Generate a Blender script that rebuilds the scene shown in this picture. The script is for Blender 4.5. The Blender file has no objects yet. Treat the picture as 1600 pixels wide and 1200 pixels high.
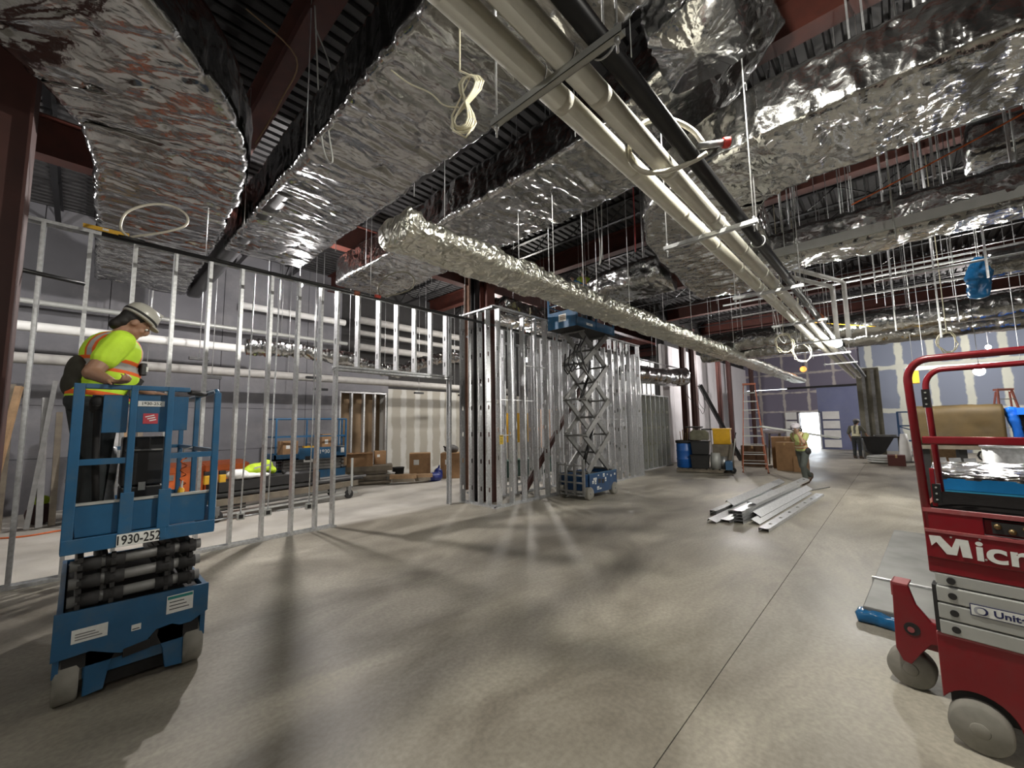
import bpy, bmesh, math, random
import numpy as np
from mathutils import Vector, Matrix
random.seed(7)
S = bpy.context.scene
COL = S.collection
PI = math.pi

# ---------------------------------------------------------------- camera
cam_d = bpy.data.cameras.new('camera')
cam_d.sensor_width = 36.0
cam_d.lens = 636.0 * 36.0 / 1600.0
cam_d.clip_start = 0.05
cam_d.clip_end = 300
cam = bpy.data.objects.new('camera', cam_d)
COL.objects.link(cam)
_p, _r, _a = math.radians(5.6), math.radians(0.87), math.radians(43.27)
_fw = Vector((math.cos(_a) * math.cos(_p), math.sin(_a) * math.cos(_p), math.sin(_p)))
_ri0 = Vector((math.sin(_a), -math.cos(_a), 0))
_up0 = _ri0.cross(_fw)
_ri = math.cos(_r) * _ri0 - math.sin(_r) * _up0
_up = math.sin(_r) * _ri0 + math.cos(_r) * _up0
_m = Matrix((( _ri.x, _up.x, -_fw.x, 0), (_ri.y, _up.y, -_fw.y, 0), (_ri.z, _up.z, -_fw.z, 1.8), (0, 0, 0, 1)))
cam.matrix_world = _m
S.camera = cam

# ---------------------------------------------------------------- world (daylight outside the door), exposure
W = bpy.data.worlds.new('daylight')
S.world = W
W.use_nodes = True
_bg = W.node_tree.nodes['Background']
_bg.inputs[0].default_value = (0.86, 0.93, 1.0, 1)
_bg.inputs[1].default_value = 9.0
S.view_settings.view_transform = 'Standard'
S.view_settings.look = 'None'
S.view_settings.gamma = 1.0
S.view_settings.use_curve_mapping = False
S.view_settings.exposure = -0.1

# (name, x, y, z, watts, colour, radius, label)
LAMPS = [
    (2.92, 8.65, 4.69, 760, (1.0, 0.95, 0.92), 'bare bulb glowing under the black pipe behind the left stud wall'),
    (2.78, 0.42, 4.55, 560, (1.0, 0.96, 0.86), 'bare bulb hung by the crumpled foil riser above the white pipes'),
    (11.4, 0.84, 3.46, 420, (1.0, 0.97, 0.90), 'dazzling bare bulb where the white pipes run off into the distance'),
    (12.2, -1.25, 2.70, 85, (1.0, 0.97, 0.90), 'bare bulb shining above the brown roll, seen through the red lift rails'),
    (22.5, 2.95, 4.08, 1.2, (1.0, 0.36, 0.07), 'orange glowing bulb high before the taped wall of the doorway'),
    (8.8, -0.83, 5.2, 60, (1.0, 0.95, 0.9), 'small bright bulb between the foil ducts at the right edge'),
    (9.3, 9.85, 5.6, 380, (1.0, 0.96, 0.92), 'added fill bulb hidden high behind the steel columns of the stud box'),  # added out of sight behind the columns to brighten the deck
    (-2.4, 10.4, 4.3, 220, (1.0, 0.96, 0.92), 'added fill bulb out of view beyond the left column above the leaning lumber'),  # added outside the frame to light the back-left area
    (11.5, 10.0, 4.2, 420, (1.0, 0.95, 0.88), 'bulb strung behind the long screen of studs'),
    (20.0, 5.2, 4.5, 480, (1.0, 0.95, 0.92), 'bulb strung in front of the white boarded side wall'),
    (19.5, 10.5, 4.4, 260, (1.0, 0.95, 0.95), 'added fill bulb in the back room beyond the stud screen'),  # added so the back room does not go black
    (26.0, -3.0, 4.7, 1100, (1.0, 0.95, 0.92), 'added fill bulb in front of the taped blue-grey far wall'),  # added to brighten the far wall
    (-2.6, 2.2, 3.9, 110, (1.0, 0.96, 0.88), 'added fill bulb near the west wall behind the camera'),  # unseen fill lamp, added behind the camera
    (-0.6, -2.6, 4.2, 170, (1.0, 0.96, 0.88), 'added fill bulb over the empty floor south of the camera'),  # unseen fill lamp, added for the foreground
    (7.5, -8.5, 4.4, 180, (1.0, 0.96, 0.88), 'added fill bulb south of the red lift'),  # unseen fill lamp, added off to the right
]

# ---------------------------------------------------------------- mesh helper
class MB:
    def __init__(s):
        s.v = []; s.f = []; s.m = []; s.sm = []
    def add(s, v, f, mi=0, sm=False):
        o = len(s.v)
        s.v.extend([tuple(p) for p in v])
        for q in f:
            s.f.append(tuple(i + o for i in q)); s.m.append(mi); s.sm.append(sm)
        return s
    def box(s, x0, x1, y0, y1, z0, z1, mi=0):
        v = [(x0,y0,z0),(x1,y0,z0),(x1,y1,z0),(x0,y1,z0),(x0,y0,z1),(x1,y0,z1),(x1,y1,z1),(x0,y1,z1)]
        return s.add(v, [(0,3,2,1),(4,5,6,7),(0,1,5,4),(1,2,6,5),(2,3,7,6),(3,0,4,7)], mi)
    def obox(s, M, sx, sy, sz, mi=0):
        v = [M @ Vector((x*sx/2, y*sy/2, z*sz/2)) for z in (-1,1) for (x,y) in ((-1,-1),(1,-1),(1,1),(-1,1))]
        return s.add(v, [(0,3,2,1),(4,5,6,7),(0,1,5,4),(1,2,6,5),(2,3,7,6),(3,0,4,7)], mi)
    def bar(s, p0, p1, w, h, up=(0,0,1), mi=0):
        p0, p1 = Vector(p0), Vector(p1)
        d = (p1-p0); L = d.length; d.normalize()
        up = Vector(up)
        if abs(d.dot(up)) > .98: up = Vector((1,0,0)) if abs(d.x) < .9 else Vector((0,1,0))
        sd = d.cross(up).normalized(); u = sd.cross(d)
        M = Matrix(((d.x,sd.x,u.x,0),(d.y,sd.y,u.y,0),(d.z,sd.z,u.z,0),(0,0,0,1)))
        M.translation = (p0+p1)/2
        return s.obox(M, L, w, h, mi)
    def tube(s, pts, r, n=8, mi=0, closed=False, cap=True):
        pts = [Vector(p) for p in pts]
        k = len(pts)
        rs = r if isinstance(r, (list, tuple)) else [r]*k
        t0 = (pts[1]-pts[0]).normalized()
        ref = Vector((0,0,1)) if abs(t0.z) < .9 else Vector((1,0,0))
        u = (ref - t0*ref.dot(t0)).normalized()
        V = []
        for i in range(k):
            if closed: t = (pts[(i+1)%k]-pts[i-1])
            elif i == 0: t = pts[1]-pts[0]
            elif i == k-1: t = pts[-1]-pts[-2]
            else: t = (pts[i+1]-pts[i]).normalized()+(pts[i]-pts[i-1]).normalized()
            if t.length < 1e-9: t = t0.copy()
            t.normalize()
            u = (u - t*u.dot(t))
            if u.length < 1e-6: u = t.orthogonal()
            u.normalize(); w = t.cross(u)
            for j in range(n):
                a = 2*PI*j/n
                V.append(pts[i] + (u*math.cos(a)+w*math.sin(a))*rs[i])
        F = []
        for i in range(k if closed else k-1):
            a, b = i*n, ((i+1)%k)*n
            for j in range(n):
                F.append((a+j, a+(j+1)%n, b+(j+1)%n, b+j))
        s.add(V, F, mi, True)
        if cap and not closed:
            o = len(s.v)-len(V)
            s.f.append(tuple(o+j for j in range(n))[::-1]); s.m.append(mi); s.sm.append(False)
            s.f.append(tuple(o+(k-1)*n+j for j in range(n))); s.m.append(mi); s.sm.append(False)
        return s
    def cyl(s, p0, p1, r, n=16, mi=0):
        return s.tube([p0, p1], r, n, mi)
    def prism(s, poly, plane, a0, a1, mi=0):
        # poly in 2D, extruded along the remaining axis. plane 'xy','xz','yz'
        def P(p, a):
            return {'xy': (p[0],p[1],a), 'xz': (p[0],a,p[1]), 'yz': (a,p[0],p[1])}[plane]
        n = len(poly)
        ar = sum(poly[i][0]*poly[(i+1)%n][1]-poly[(i+1)%n][0]*poly[i][1] for i in range(n))
        if (ar < 0) != (plane == 'xz'): poly = poly[::-1]
        v = [P(p,min(a0,a1)) for p in poly]+[P(p,max(a0,a1)) for p in poly]
        f = [tuple(range(n))[::-1], tuple(range(n,2*n))]+[(i,(i+1)%n,n+(i+1)%n,n+i) for i in range(n)]
        return s.add(v, f, mi)
    def lathe(s, prof, n=20, c=(0,0,0), ax='z', mi=0):
        V = []
        for r, h in prof:
            for j in range(n):
                a = 2*PI*j/n; p = (r*math.cos(a), r*math.sin(a), h)
                if ax == 'x': p = (p[2], p[0], p[1])
                elif ax == 'y': p = (p[1], p[2], p[0])
                V.append((p[0]+c[0], p[1]+c[1], p[2]+c[2]))
        F = [(i*n+j, i*n+(j+1)%n, (i+1)*n+(j+1)%n, (i+1)*n+j) for i in range(len(prof)-1) for j in range(n)]
        s.add(V, F, mi, True)
        o = len(s.v)-len(V)
        if prof[0][0] > 1e-5: s.f.append(tuple(o+j for j in range(n))[::-1]); s.m.append(mi); s.sm.append(False)
        if prof[-1][0] > 1e-5: s.f.append(tuple(o+(len(prof)-1)*n+j for j in range(n))); s.m.append(mi); s.sm.append(False)
        return s
    def sph(s, c, r, n=16, k=10, mi=0, M=None):
        if not isinstance(r, (list, tuple)): r = (r, r, r)
        V = []
        for i in range(k+1):
            th = PI*i/k
            for j in range(n):
                ph = 2*PI*j/n
                p = Vector((r[0]*math.sin(th)*math.cos(ph), r[1]*math.sin(th)*math.sin(ph), -r[2]*math.cos(th)))
                if M is not None: p = M @ p
                V.append(p+Vector(c))
        F = [(i*n+j, i*n+(j+1)%n, (i+1)*n+(j+1)%n, (i+1)*n+j) for i in range(k) for j in range(n)]
        return s.add(V, F, mi, True)
    def cap(s, p0, p1, r0, r1, n=12, mi=0):
        p0, p1 = Vector(p0), Vector(p1)
        s.sph(p0, r0, n, 8, mi); s.sph(p1, r1, n, 8, mi)
        k = 4
        return s.tube([p0.lerp(p1, i/k) for i in range(k+1)], [r0+(r1-r0)*i/k for i in range(k+1)], n, mi)
    def mesh(s, name, mats):
        me = bpy.data.meshes.new(name)
        me.from_pydata(s.v, [], s.f)
        for m in (mats if isinstance(mats, (list, tuple)) else [mats]): me.materials.append(m)
        me.polygons.foreach_set('material_index', s.m)
        me.polygons.foreach_set('use_smooth', s.sm)
        me.update()
        return me
    def build(s, name, mats, parent=None, loc=(0,0,0), rotz=0, bevel=0):
        return place(name, s.mesh(name, mats), parent, loc, rotz, bevel)

def place(name, me, parent=None, loc=(0,0,0), rotz=0, bevel=0):
    o = bpy.data.objects.new(name, me)
    COL.objects.link(o)
    o.location = loc; o.rotation_euler = (0, 0, rotz)
    if parent is not None: o.parent = parent
    if bevel:
        b = o.modifiers.new('b', 'BEVEL'); b.width = bevel; b.segments = 2; b.limit_method = 'ANGLE'; b.angle_limit = math.radians(50)
    return o
def tag(o, label=None, cat=None, group=None, kind=None):
    if label: o['label'] = label
    if cat: o['category'] = cat
    if group: o['group'] = group
    if kind: o['kind'] = kind
    return o
def thing(name, label, cat, loc=(0,0,0), rotz=0, group=None, kind=None):
    o = bpy.data.objects.new(name, None); COL.objects.link(o)
    o.location = loc; o.rotation_euler = (0, 0, rotz); o.empty_display_size = .1
    return tag(o, label, cat, group, kind)
def copy_tree(o, parent=None):
    c = o.copy(); COL.objects.link(c)
    if parent is not None: c.parent = parent
    for ch in list(o.children): copy_tree(ch, c)
    return c
def text(name, s, size, mt, parent, M, ext=.001, offset=0.0, xs=1.0, align='CENTER'):
    cu = bpy.data.curves.new(name, 'FONT')
    cu.body = s; cu.size = size; cu.extrude = ext; cu.offset = offset
    cu.align_x = align; cu.align_y = 'CENTER'
    tmp = bpy.data.objects.new(name, cu); COL.objects.link(tmp)
    bpy.context.view_layer.update()
    me = bpy.data.meshes.new_from_object(tmp.evaluated_get(bpy.context.evaluated_depsgraph_get()))
    bpy.data.objects.remove(tmp); me.name = name
    me.materials.clear(); me.materials.append(mt)
    o = bpy.data.objects.new(name, me); COL.objects.link(o)
    o.parent = parent
    o.matrix_local = M @ Matrix.Diagonal((xs, 1, 1, 1))
    return o
def face_m(loc, x, z):
    # text frame: local x along x, local y along z (up)
    x = Vector(x).normalized(); z = Vector(z).normalized(); n = x.cross(z)
    M = Matrix(((x.x,z.x,n.x,0),(x.y,z.y,n.y,0),(x.z,z.z,n.z,0),(0,0,0,1)))
    M.translation = loc
    return M

# ---------------------------------------------------------------- materials
MATS = {}
def mat(name, col, rough=.5, metal=0.0, noise=0.0, nscale=8.0, bump=0.0, bscale=60.0, emit=0.0, dirt=None, dscale=3.0, damt=.5, spec=.5, coat=0.0):
    m = bpy.data.materials.new(name); m.use_nodes = True
    nt = m.node_tree; N = nt.nodes; L = nt.links
    b = N['Principled BSDF']
    b.inputs['Base Color'].default_value = (*col, 1)
    b.inputs['Roughness'].default_value = rough
    b.inputs['Metallic'].default_value = metal
    b.inputs['Specular IOR Level'].default_value = spec
    b.inputs['Coat Weight'].default_value = coat
    if emit:
        b.inputs['Emission Color'].default_value = (*col, 1)
        b.inputs['Emission Strength'].default_value = emit
    tc = N.new('ShaderNodeTexCoord')
    if noise or dirt:
        nz = N.new('ShaderNodeTexNoise'); nz.inputs['Scale'].default_value = nscale; nz.inputs['Detail'].default_value = 6
        L.new(tc.outputs['Object'], nz.inputs['Vector'])
        mx = N.new('ShaderNodeMix'); mx.data_type = 'RGBA'
        mr = N.new('ShaderNodeMapRange'); mr.inputs[1].default_value = .3; mr.inputs[2].default_value = .7
        L.new(nz.outputs[0], mr.inputs[0]); L.new(mr.outputs[0], mx.inputs[0])
        mx.inputs[6].default_value = (*[c*(1-noise) for c in col], 1)
        mx.inputs[7].default_value = (*[min(1, c*(1+noise)) for c in col], 1)
        out = mx.outputs[2]
        if dirt:
            n2 = N.new('ShaderNodeTexNoise'); n2.inputs['Scale'].default_value = dscale; n2.inputs['Detail'].default_value = 8; n2.inputs['Roughness'].default_value = .7
            L.new(tc.outputs['Object'], n2.inputs['Vector'])
            r2 = N.new('ShaderNodeMapRange'); r2.inputs[1].default_value = .48; r2.inputs[2].default_value = .75; r2.inputs[4].default_value = damt
            L.new(n2.outputs[0], r2.inputs[0])
            m2 = N.new('ShaderNodeMix'); m2.data_type = 'RGBA'
            L.new(r2.outputs[0], m2.inputs[0]); L.new(out, m2.inputs[6]); m2.inputs[7].default_value = (*dirt, 1)
            out = m2.outputs[2]
        L.new(out, b.inputs['Base Color'])
    if bump:
        n3 = N.new('ShaderNodeTexNoise'); n3.inputs['Scale'].default_value = bscale; n3.inputs['Detail'].default_value = 4
        L.new(tc.outputs['Object'], n3.inputs['Vector'])
        bp = N.new('ShaderNodeBump'); bp.inputs['Strength'].default_value = bump; bp.inputs['Distance'].default_value = .01
        L.new(n3.outputs[0], bp.inputs['Height']); L.new(bp.outputs[0], b.inputs['Normal'])
    MATS[name] = m
    return m

def foil_mat(name, col, rough, bs=.55, st=(1, 1, 1)):
    m = mat(name, col, rough, 1.0)
    nt = m.node_tree; N = nt.nodes; L = nt.links; b = N['Principled BSDF']
    tc = N.new('ShaderNodeTexCoord')
    wz = N.new('ShaderNodeTexNoise'); wz.inputs['Scale'].default_value = 2.2; wz.inputs['Detail'].default_value = 3; L.new(tc.outputs['Object'], wz.inputs['Vector'])
    wa = N.new('ShaderNodeVectorMath'); wa.operation = 'MULTIPLY_ADD'; wa.inputs[1].default_value = (.35, .35, .35); L.new(wz.outputs[1], wa.inputs[0]); L.new(tc.outputs['Object'], wa.inputs[2])
    def cells(sc, w):
        mp = N.new('ShaderNodeMapping'); mp.inputs['Scale'].default_value = st; mp.inputs['Rotation'].default_value = (0, 0, .25*w); L.new(wa.outputs[0], mp.inputs['Vector'])
        v = N.new('ShaderNodeTexVoronoi'); v.inputs['Scale'].default_value = sc; v.inputs['Detail'].default_value = 1.0; L.new(mp.outputs[0], v.inputs['Vector']); return v.outputs['Distance']
    a0 = cells(3.4, 1); a1 = cells(9, -2)
    a = N.new('ShaderNodeMath'); a.operation = 'MULTIPLY_ADD'; a.inputs[1].default_value = .38; L.new(a1, a.inputs[0]); L.new(a0, a.inputs[2])
    c = N.new('ShaderNodeTexNoise'); c.inputs['Scale'].default_value = 38; c.inputs['Detail'].default_value = 3
    L.new(tc.outputs['Object'], c.inputs['Vector'])
    ad = N.new('ShaderNodeMath'); ad.operation = 'MULTIPLY_ADD'; ad.inputs[1].default_value = .10
    L.new(c.outputs[0], ad.inputs[0]); L.new(a.outputs[0], ad.inputs[2])
    bp = N.new('ShaderNodeBump'); bp.inputs['Strength'].default_value = bs; bp.inputs['Distance'].default_value = .045
    L.new(ad.outputs[0], bp.inputs['Height']); L.new(bp.outputs[0], b.inputs['Normal'])
    return m
FOIL = foil_mat('foil', (.47, .47, .465), .16, .40)
FOILX = foil_mat('foil_streaked', (.37, .37, .37), .15, .26, (.65, 1.15, 1))
FOILW = foil_mat('foil_rough', (.80, .79, .71), .30, 1.0, (1.6, 1.6, 1.6))
GALV = mat('galvanised', (.60, .61, .62), .38, .72, noise=.18, nscale=25, bump=.05)
GALVD = mat('galvanised_dull', (.40, .41, .41), .45, .85, noise=.25, nscale=14)
BLUE = mat('blue_paint', (.014, .094, .205), .42, noise=.12, nscale=5, dirt=(.10, .13, .15), dscale=4, damt=.55, coat=.2)
BLUED = mat('blue_paint_dark', (.010, .055, .15), .45, noise=.15, nscale=5, dirt=(.08, .09, .10), damt=.5)
RED = mat('red_paint', (.20, .004, .011), .34, noise=.1, nscale=4, dirt=(.16, .05, .05), dscale=5, damt=.35, coat=.25)
REDD = mat('red_paint_dusty', (.30, .06, .065), .6, noise=.15, nscale=6, dirt=(.42, .25, .24), dscale=8, damt=.5)
RUSTRED = mat('red_primer', (.065, .015, .009), .62, noise=.25, nscale=3, dirt=(.03, .012, .008), dscale=2, damt=.6)
BLACK = mat('black_paint', (.012, .012, .013), .38, noise=.2, nscale=6)
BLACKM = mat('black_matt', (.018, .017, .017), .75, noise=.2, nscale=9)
GREYST = mat('grey_steel', (.20, .20, .195), .5, .3, noise=.2, nscale=7, dirt=(.09, .085, .08), damt=.5)
GREYLT = mat('light_grey_steel', (.46, .47, .45), .42, .25, noise=.1, nscale=6, dirt=(.3, .29, .27), damt=.4)
ARM = mat('arm_grey', (.25, .25, .24), .45, .35, noise=.15, nscale=6, dirt=(.14, .135, .12), damt=.4)
RUBBER = mat('grey_rubber', (.24, .23, .20), .85, noise=.15, nscale=10, dirt=(.33, .31, .27), damt=.6)
PIPEW = mat('white_pipe_cover', (.68, .66, .58), .55, noise=.06, nscale=9, bump=.08, bscale=90)
CREAM = mat('cream_cord', (.66, .62, .46), .5)
WHITE = mat('white_paint', (.75, .75, .73), .5, noise=.05, nscale=5)
PAPER = mat('white_label', (.72, .73, .70), .55, noise=.06, nscale=40)
INK = mat('black_ink', (.012, .012, .014), .6)
NAVY = mat('navy_ink', (.012, .016, .085), .5)
REDINK = mat('red_ink', (.50, .05, .06), .6)
YELLOW = mat('yellow_sign', (.80, .55, .03), .5, noise=.05)
GOLD = mat('yellow_plastic', (.74, .42, .025), .45, noise=.1, nscale=6, dirt=(.3, .15, .05), damt=.4)
ORANGE = mat('orange_steel', (.62, .13, .025), .45, noise=.1, dirt=(.3, .08, .03), damt=.4)
LADDER = mat('orange_fibreglass', (.46, .13, .06), .5, noise=.1, dirt=(.25, .11, .07), damt=.4)
LADDERP = mat('pale_red_fibreglass', (.62, .22, .17), .5, noise=.1)
CARD = mat('cardboard', (.30, .175, .085), .8, noise=.14, nscale=6, bump=.05)
WOOD = mat('raw_wood', (.30, .19, .10), .7, noise=.25, nscale=5, dirt=(.12, .08, .05), damt=.5)
WOODG = mat('grey_wood', (.17, .145, .11), .8, noise=.3, nscale=4)
KRAFT = mat('kraft_paper', (.075, .048, .015), .65, noise=.3, nscale=2.5, bump=.2, bscale=8)
DECKBLK = mat('grip_deck', (.012, .011, .011), .9, noise=.2, nscale=30, spec=.0)
SHEET = mat('sheet_steel', (.20, .20, .19), .55, .35, noise=.25, nscale=2.5)
BLUEFILM = mat('blue_film', (.012, .13, .32), .25, noise=.25, nscale=4, bump=.6, bscale=9)
BARREL = mat('blue_barrel', (.010, .095, .36), .38, noise=.1, dirt=(.05, .12, .3), damt=.4)
BULB = None
LIME = (.52, .78, .04)
SKIN = mat('skin', (.30, .165, .105), .55, noise=.08, nscale=12)
SKINL = mat('skin_light', (.40, .25, .17), .55, noise=.08, nscale=12)
HAIR = mat('dark_hair', (.012, .010, .009), .6, noise=.3, nscale=30)
PANTS = mat('dark_trousers', (.028, .032, .034), .85, noise=.25, nscale=7, bump=.3, bscale=14)
PANTSG = mat('grey_green_trousers', (.06, .068, .06), .85, noise=.25, nscale=7, bump=.3, bscale=14)
BOOT = mat('boot_leather', (.05, .028, .016), .6, noise=.2)
HAT = mat('hard_hat_shell', (.42, .41, .36), .32, noise=.05, coat=.4)
DENIM = mat('denim', (.06, .085, .13), .85, noise=.3, nscale=10, bump=.3, bscale=20)

# ---------------------------------------------------------------- structure: floor, deck, walls
def floor_mat():
    m = mat('concrete_floor', (.40, .385, .335), .55)
    nt = m.node_tree; N = nt.nodes; L = nt.links; b = N['Principled BSDF']
    tc = N.new('ShaderNodeTexCoord')
    mp = N.new('ShaderNodeMapping'); mp.inputs['Scale'].default_value = (.55, 1.1, 1)
    L.new(tc.outputs['Object'], mp.inputs['Vector'])
    n1 = N.new('ShaderNodeTexNoise'); n1.inputs['Scale'].default_value = .8; n1.inputs['Detail'].default_value = 9; n1.inputs['Roughness'].default_value = .62; n1.inputs['Distortion'].default_value = .6
    L.new(mp.outputs[0], n1.inputs['Vector'])
    cr = N.new('ShaderNodeValToRGB'); e = cr.color_ramp.elements
    e[0].position = .36; e[0].color = (.185, .165, .13, 1)
    e[1].position = .66; e[1].color = (.43, .40, .33, 1)
    e2 = cr.color_ramp.elements.new(.5); e2.color = (.295, .27, .22, 1)
    L.new(n1.outputs[0], cr.inputs[0])
    n2 = N.new('ShaderNodeTexNoise'); n2.inputs['Scale'].default_value = 30; n2.inputs['Detail'].default_value = 6
    L.new(tc.outputs['Object'], n2.inputs['Vector'])
    mr = N.new('ShaderNodeMapRange'); mr.inputs[1].default_value = .35; mr.inputs[2].default_value = .65; mr.inputs[3].default_value = .86; mr.inputs[4].default_value = 1.08
    L.new(n2.outputs[0], mr.inputs[0])
    mx = N.new('ShaderNodeVectorMath'); mx.operation = 'SCALE'
    L.new(cr.outputs[0], mx.inputs[0]); L.new(mr.outputs[0], mx.inputs['Scale'])
    # chalky dust beyond the stud wall line
    sp = N.new('ShaderNodeSeparateXYZ'); L.new(tc.outputs['Object'], sp.inputs[0])
    dr = N.new('ShaderNodeMapRange'); dr.inputs[1].default_value = 7.45; dr.inputs[2].default_value = 7.7
    L.new(sp.outputs[1], dr.inputs[0])
    d2 = N.new('ShaderNodeMath'); d2.operation = 'MULTIPLY'; L.new(dr.outputs[0], d2.inputs[0])
    n4 = N.new('ShaderNodeTexNoise'); n4.inputs['Scale'].default_value = 1.5; n4.inputs['Detail'].default_value = 7
    L.new(tc.outputs['Object'], n4.inputs['Vector']); L.new(n4.outputs[0], d2.inputs[1])
    m3 = N.new('ShaderNodeMix'); m3.data_type = 'RGBA'; L.new(d2.outputs[0], m3.inputs[0]); L.new(mx.outputs[0], m3.inputs[6]); m3.inputs[7].default_value = (.62, .60, .56, 1)
    L.new(m3.outputs[2], b.inputs['Base Color'])
    rr = N.new('ShaderNodeMapRange'); rr.inputs[1].default_value = .3; rr.inputs[2].default_value = .7; rr.inputs[3].default_value = .36; rr.inputs[4].default_value = .62
    L.new(n1.outputs[0], rr.inputs[0]); L.new(rr.outputs[0], b.inputs['Roughness'])
    bp = N.new('ShaderNodeBump'); bp.inputs['Strength'].default_value = .05; bp.inputs['Distance'].default_value = .01
    L.new(n2.outputs[0], bp.inputs['Height']); L.new(bp.outputs[0], b.inputs['Normal'])
    return m
FLOOR = floor_mat()
JOINT = mat('joint_filler', (.05, .045, .04), .9)
fl = MB().box(-9, 46, -12, 15, -.30, -.006).build('floor', JOINT); tag(fl, kind='structure')
for y0, y1 in ((-12, 1.066), (1.072, 15)):
    MB().box(-9, 46, y0, y1, -.0058, 0).build('slab', FLOOR, fl)
grd = MB().box(31.3, 46, -3, 12, -.0, .004).build('ground', mat('sunlit_paving', (.55, .55, .53), .8)); tag(grd, kind='structure')

DECK = mat('deck_steel', (.05, .049, .05), .6, .25, noise=.3, nscale=3, dirt=(.03, .028, .028), damt=.6)
ceil = thing('ceiling', None, None, kind='structure')
pitch = .2; prof = [(0, 0), (.055, 0), (.075, .06), (.125, .06), (.145, 0), (.2, 0)]
pl = MB(); yz = []
for k in range(4):
    for y, z in prof[:-1]: yz.append((k*pitch+y, 7.02+z))
yz.append((.8, 7.02))
vv = [(x, y, z+t) for t in (0, .012) for x in (-9, 31.3) for (y, z) in yz]
n = len(yz)
ff = [(i, i+1, n+i+1, n+i) for i in range(n-1)] + [(2*n+i, 3*n+i, 3*n+i+1, 2*n+i+1) for i in range(n-1)]
pl.add(vv, ff)
deck_me = pl.mesh('deck_panel', DECK)
for i in range(33):
    place('deck_panel', deck_me, ceil, (0, -12+i*.8, 0))
roof = MB().box(-9, 31.3, -12.3, 15, 7.095, 7.3).build('roof', BLACKM); tag(roof, kind='structure')

# walls
def wall_mat(name, col, joint, sx, sz, jw=.12, axis=0, blot=.3, off=(0,0)):
    """boards with taped joints: wide pale bands of joint compound at a grid, noisy edges"""
    m = mat(name, col, .8)
    nt = m.node_tree; N = nt.nodes; L = nt.links; b = N['Principled BSDF']
    tc = N.new('ShaderNodeTexCoord'); sp = N.new('ShaderNodeSeparateXYZ'); L.new(tc.outputs['Object'], sp.inputs[0])
    nz = N.new('ShaderNodeTexNoise'); nz.inputs['Scale'].default_value = 2.5; nz.inputs['Detail'].default_value = 6; L.new(tc.outputs['Object'], nz.inputs['Vector'])
    def band(sock, period, width, o):
        a = N.new('ShaderNodeMath'); a.operation = 'ADD'; a.inputs[1].default_value = o; L.new(sock, a.inputs[0])
        d = N.new('ShaderNodeMath'); d.operation = 'PINGPONG'; d.inputs[1].default_value = period/2; L.new(a.outputs[0], d.inputs[0])
        s2 = N.new('ShaderNodeMath'); s2.operation = 'MULTIPLY_ADD'; s2.inputs[1].default_value = .22; L.new(nz.outputs[0], s2.inputs[0]); L.new(d.outputs[0], s2.inputs[2])
        r = N.new('ShaderNodeMapRange'); r.inputs[1].default_value = width+.08; r.inputs[2].default_value = width+.14; r.inputs[3].default_value = 1; r.inputs[4].default_value = 0
        L.new(s2.outputs[0], r.inputs[0]); return r.outputs[0]
    u = band(sp.outputs[axis], sx, jw, off[0]); v = band(sp.outputs[2], sz, jw*.8, off[1])
    mx = N.new('ShaderNodeMath'); mx.operation = 'MAXIMUM'; L.new(u, mx.inputs[0]); L.new(v, mx.inputs[1])
    n5 = N.new('ShaderNodeTexNoise'); n5.inputs['Scale'].default_value = .7; n5.inputs['Detail'].default_value = 4; L.new(tc.outputs['Object'], n5.inputs['Vector'])
    r5 = N.new('ShaderNodeMapRange'); r5.inputs[1].default_value = .35; r5.inputs[2].default_value = .7; r5.inputs[3].default_value = 1-blot; r5.inputs[4].default_value = 1; L.new(n5.outputs[0], r5.inputs[0])
    mm = N.new('ShaderNodeMath'); mm.operation = 'MULTIPLY'; L.new(mx.outputs[0], mm.inputs[0]); L.new(r5.outputs[0], mm.inputs[1])
    mi = N.new('ShaderNodeMix'); mi.data_type = 'RGBA'; L.new(mm.outputs[0], mi.inputs[0])
    mi.inputs[6].default_value = (*col, 1); mi.inputs[7].default_value = (*joint, 1)
    L.new(mi.outputs[2], b.inputs['Base Color'])
    return m
CMU = mat('grey_block_wall', (.165, .165, .18), .85, noise=.12, nscale=1.2, dirt=(.32, .31, .31), dscale=.8, damt=.5)
MUDDED = wall_mat('mudded_drywall', (.36, .34, .29), (.58, .58, .55), .62, 3.4, .12, 0, .4)
BLUEBOARD = wall_mat('blue_grey_board', (.215, .245, .315), (.66, .67, .56), 1.25, 2.4, .15, 1, .25, (.3, .2))
PURPLE = wall_mat('purple_board', (.19, .175, .235), (.56, .52, .48), 1.3, 1.2, .07, 1, .3, (0, .1))
DARKBLUE = mat('dark_blue_board', (.17, .19, .32), .7, noise=.1, nscale=1, dirt=(.25, .27, .34), dscale=1.4, damt=.35)
WALLW = mat('white_wall_board', (.70, .68, .70), .75, noise=.06, nscale=1, dirt=(.5, .48, .48), dscale=2, damt=.4)
CMUDARK = mat('west_wall', (.22, .215, .21), .85, noise=.15, nscale=1.5)

def struct(o, label=None): return tag(o, label, kind='structure')
wb = thing('wall_back', None, None, kind='structure')
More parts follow.
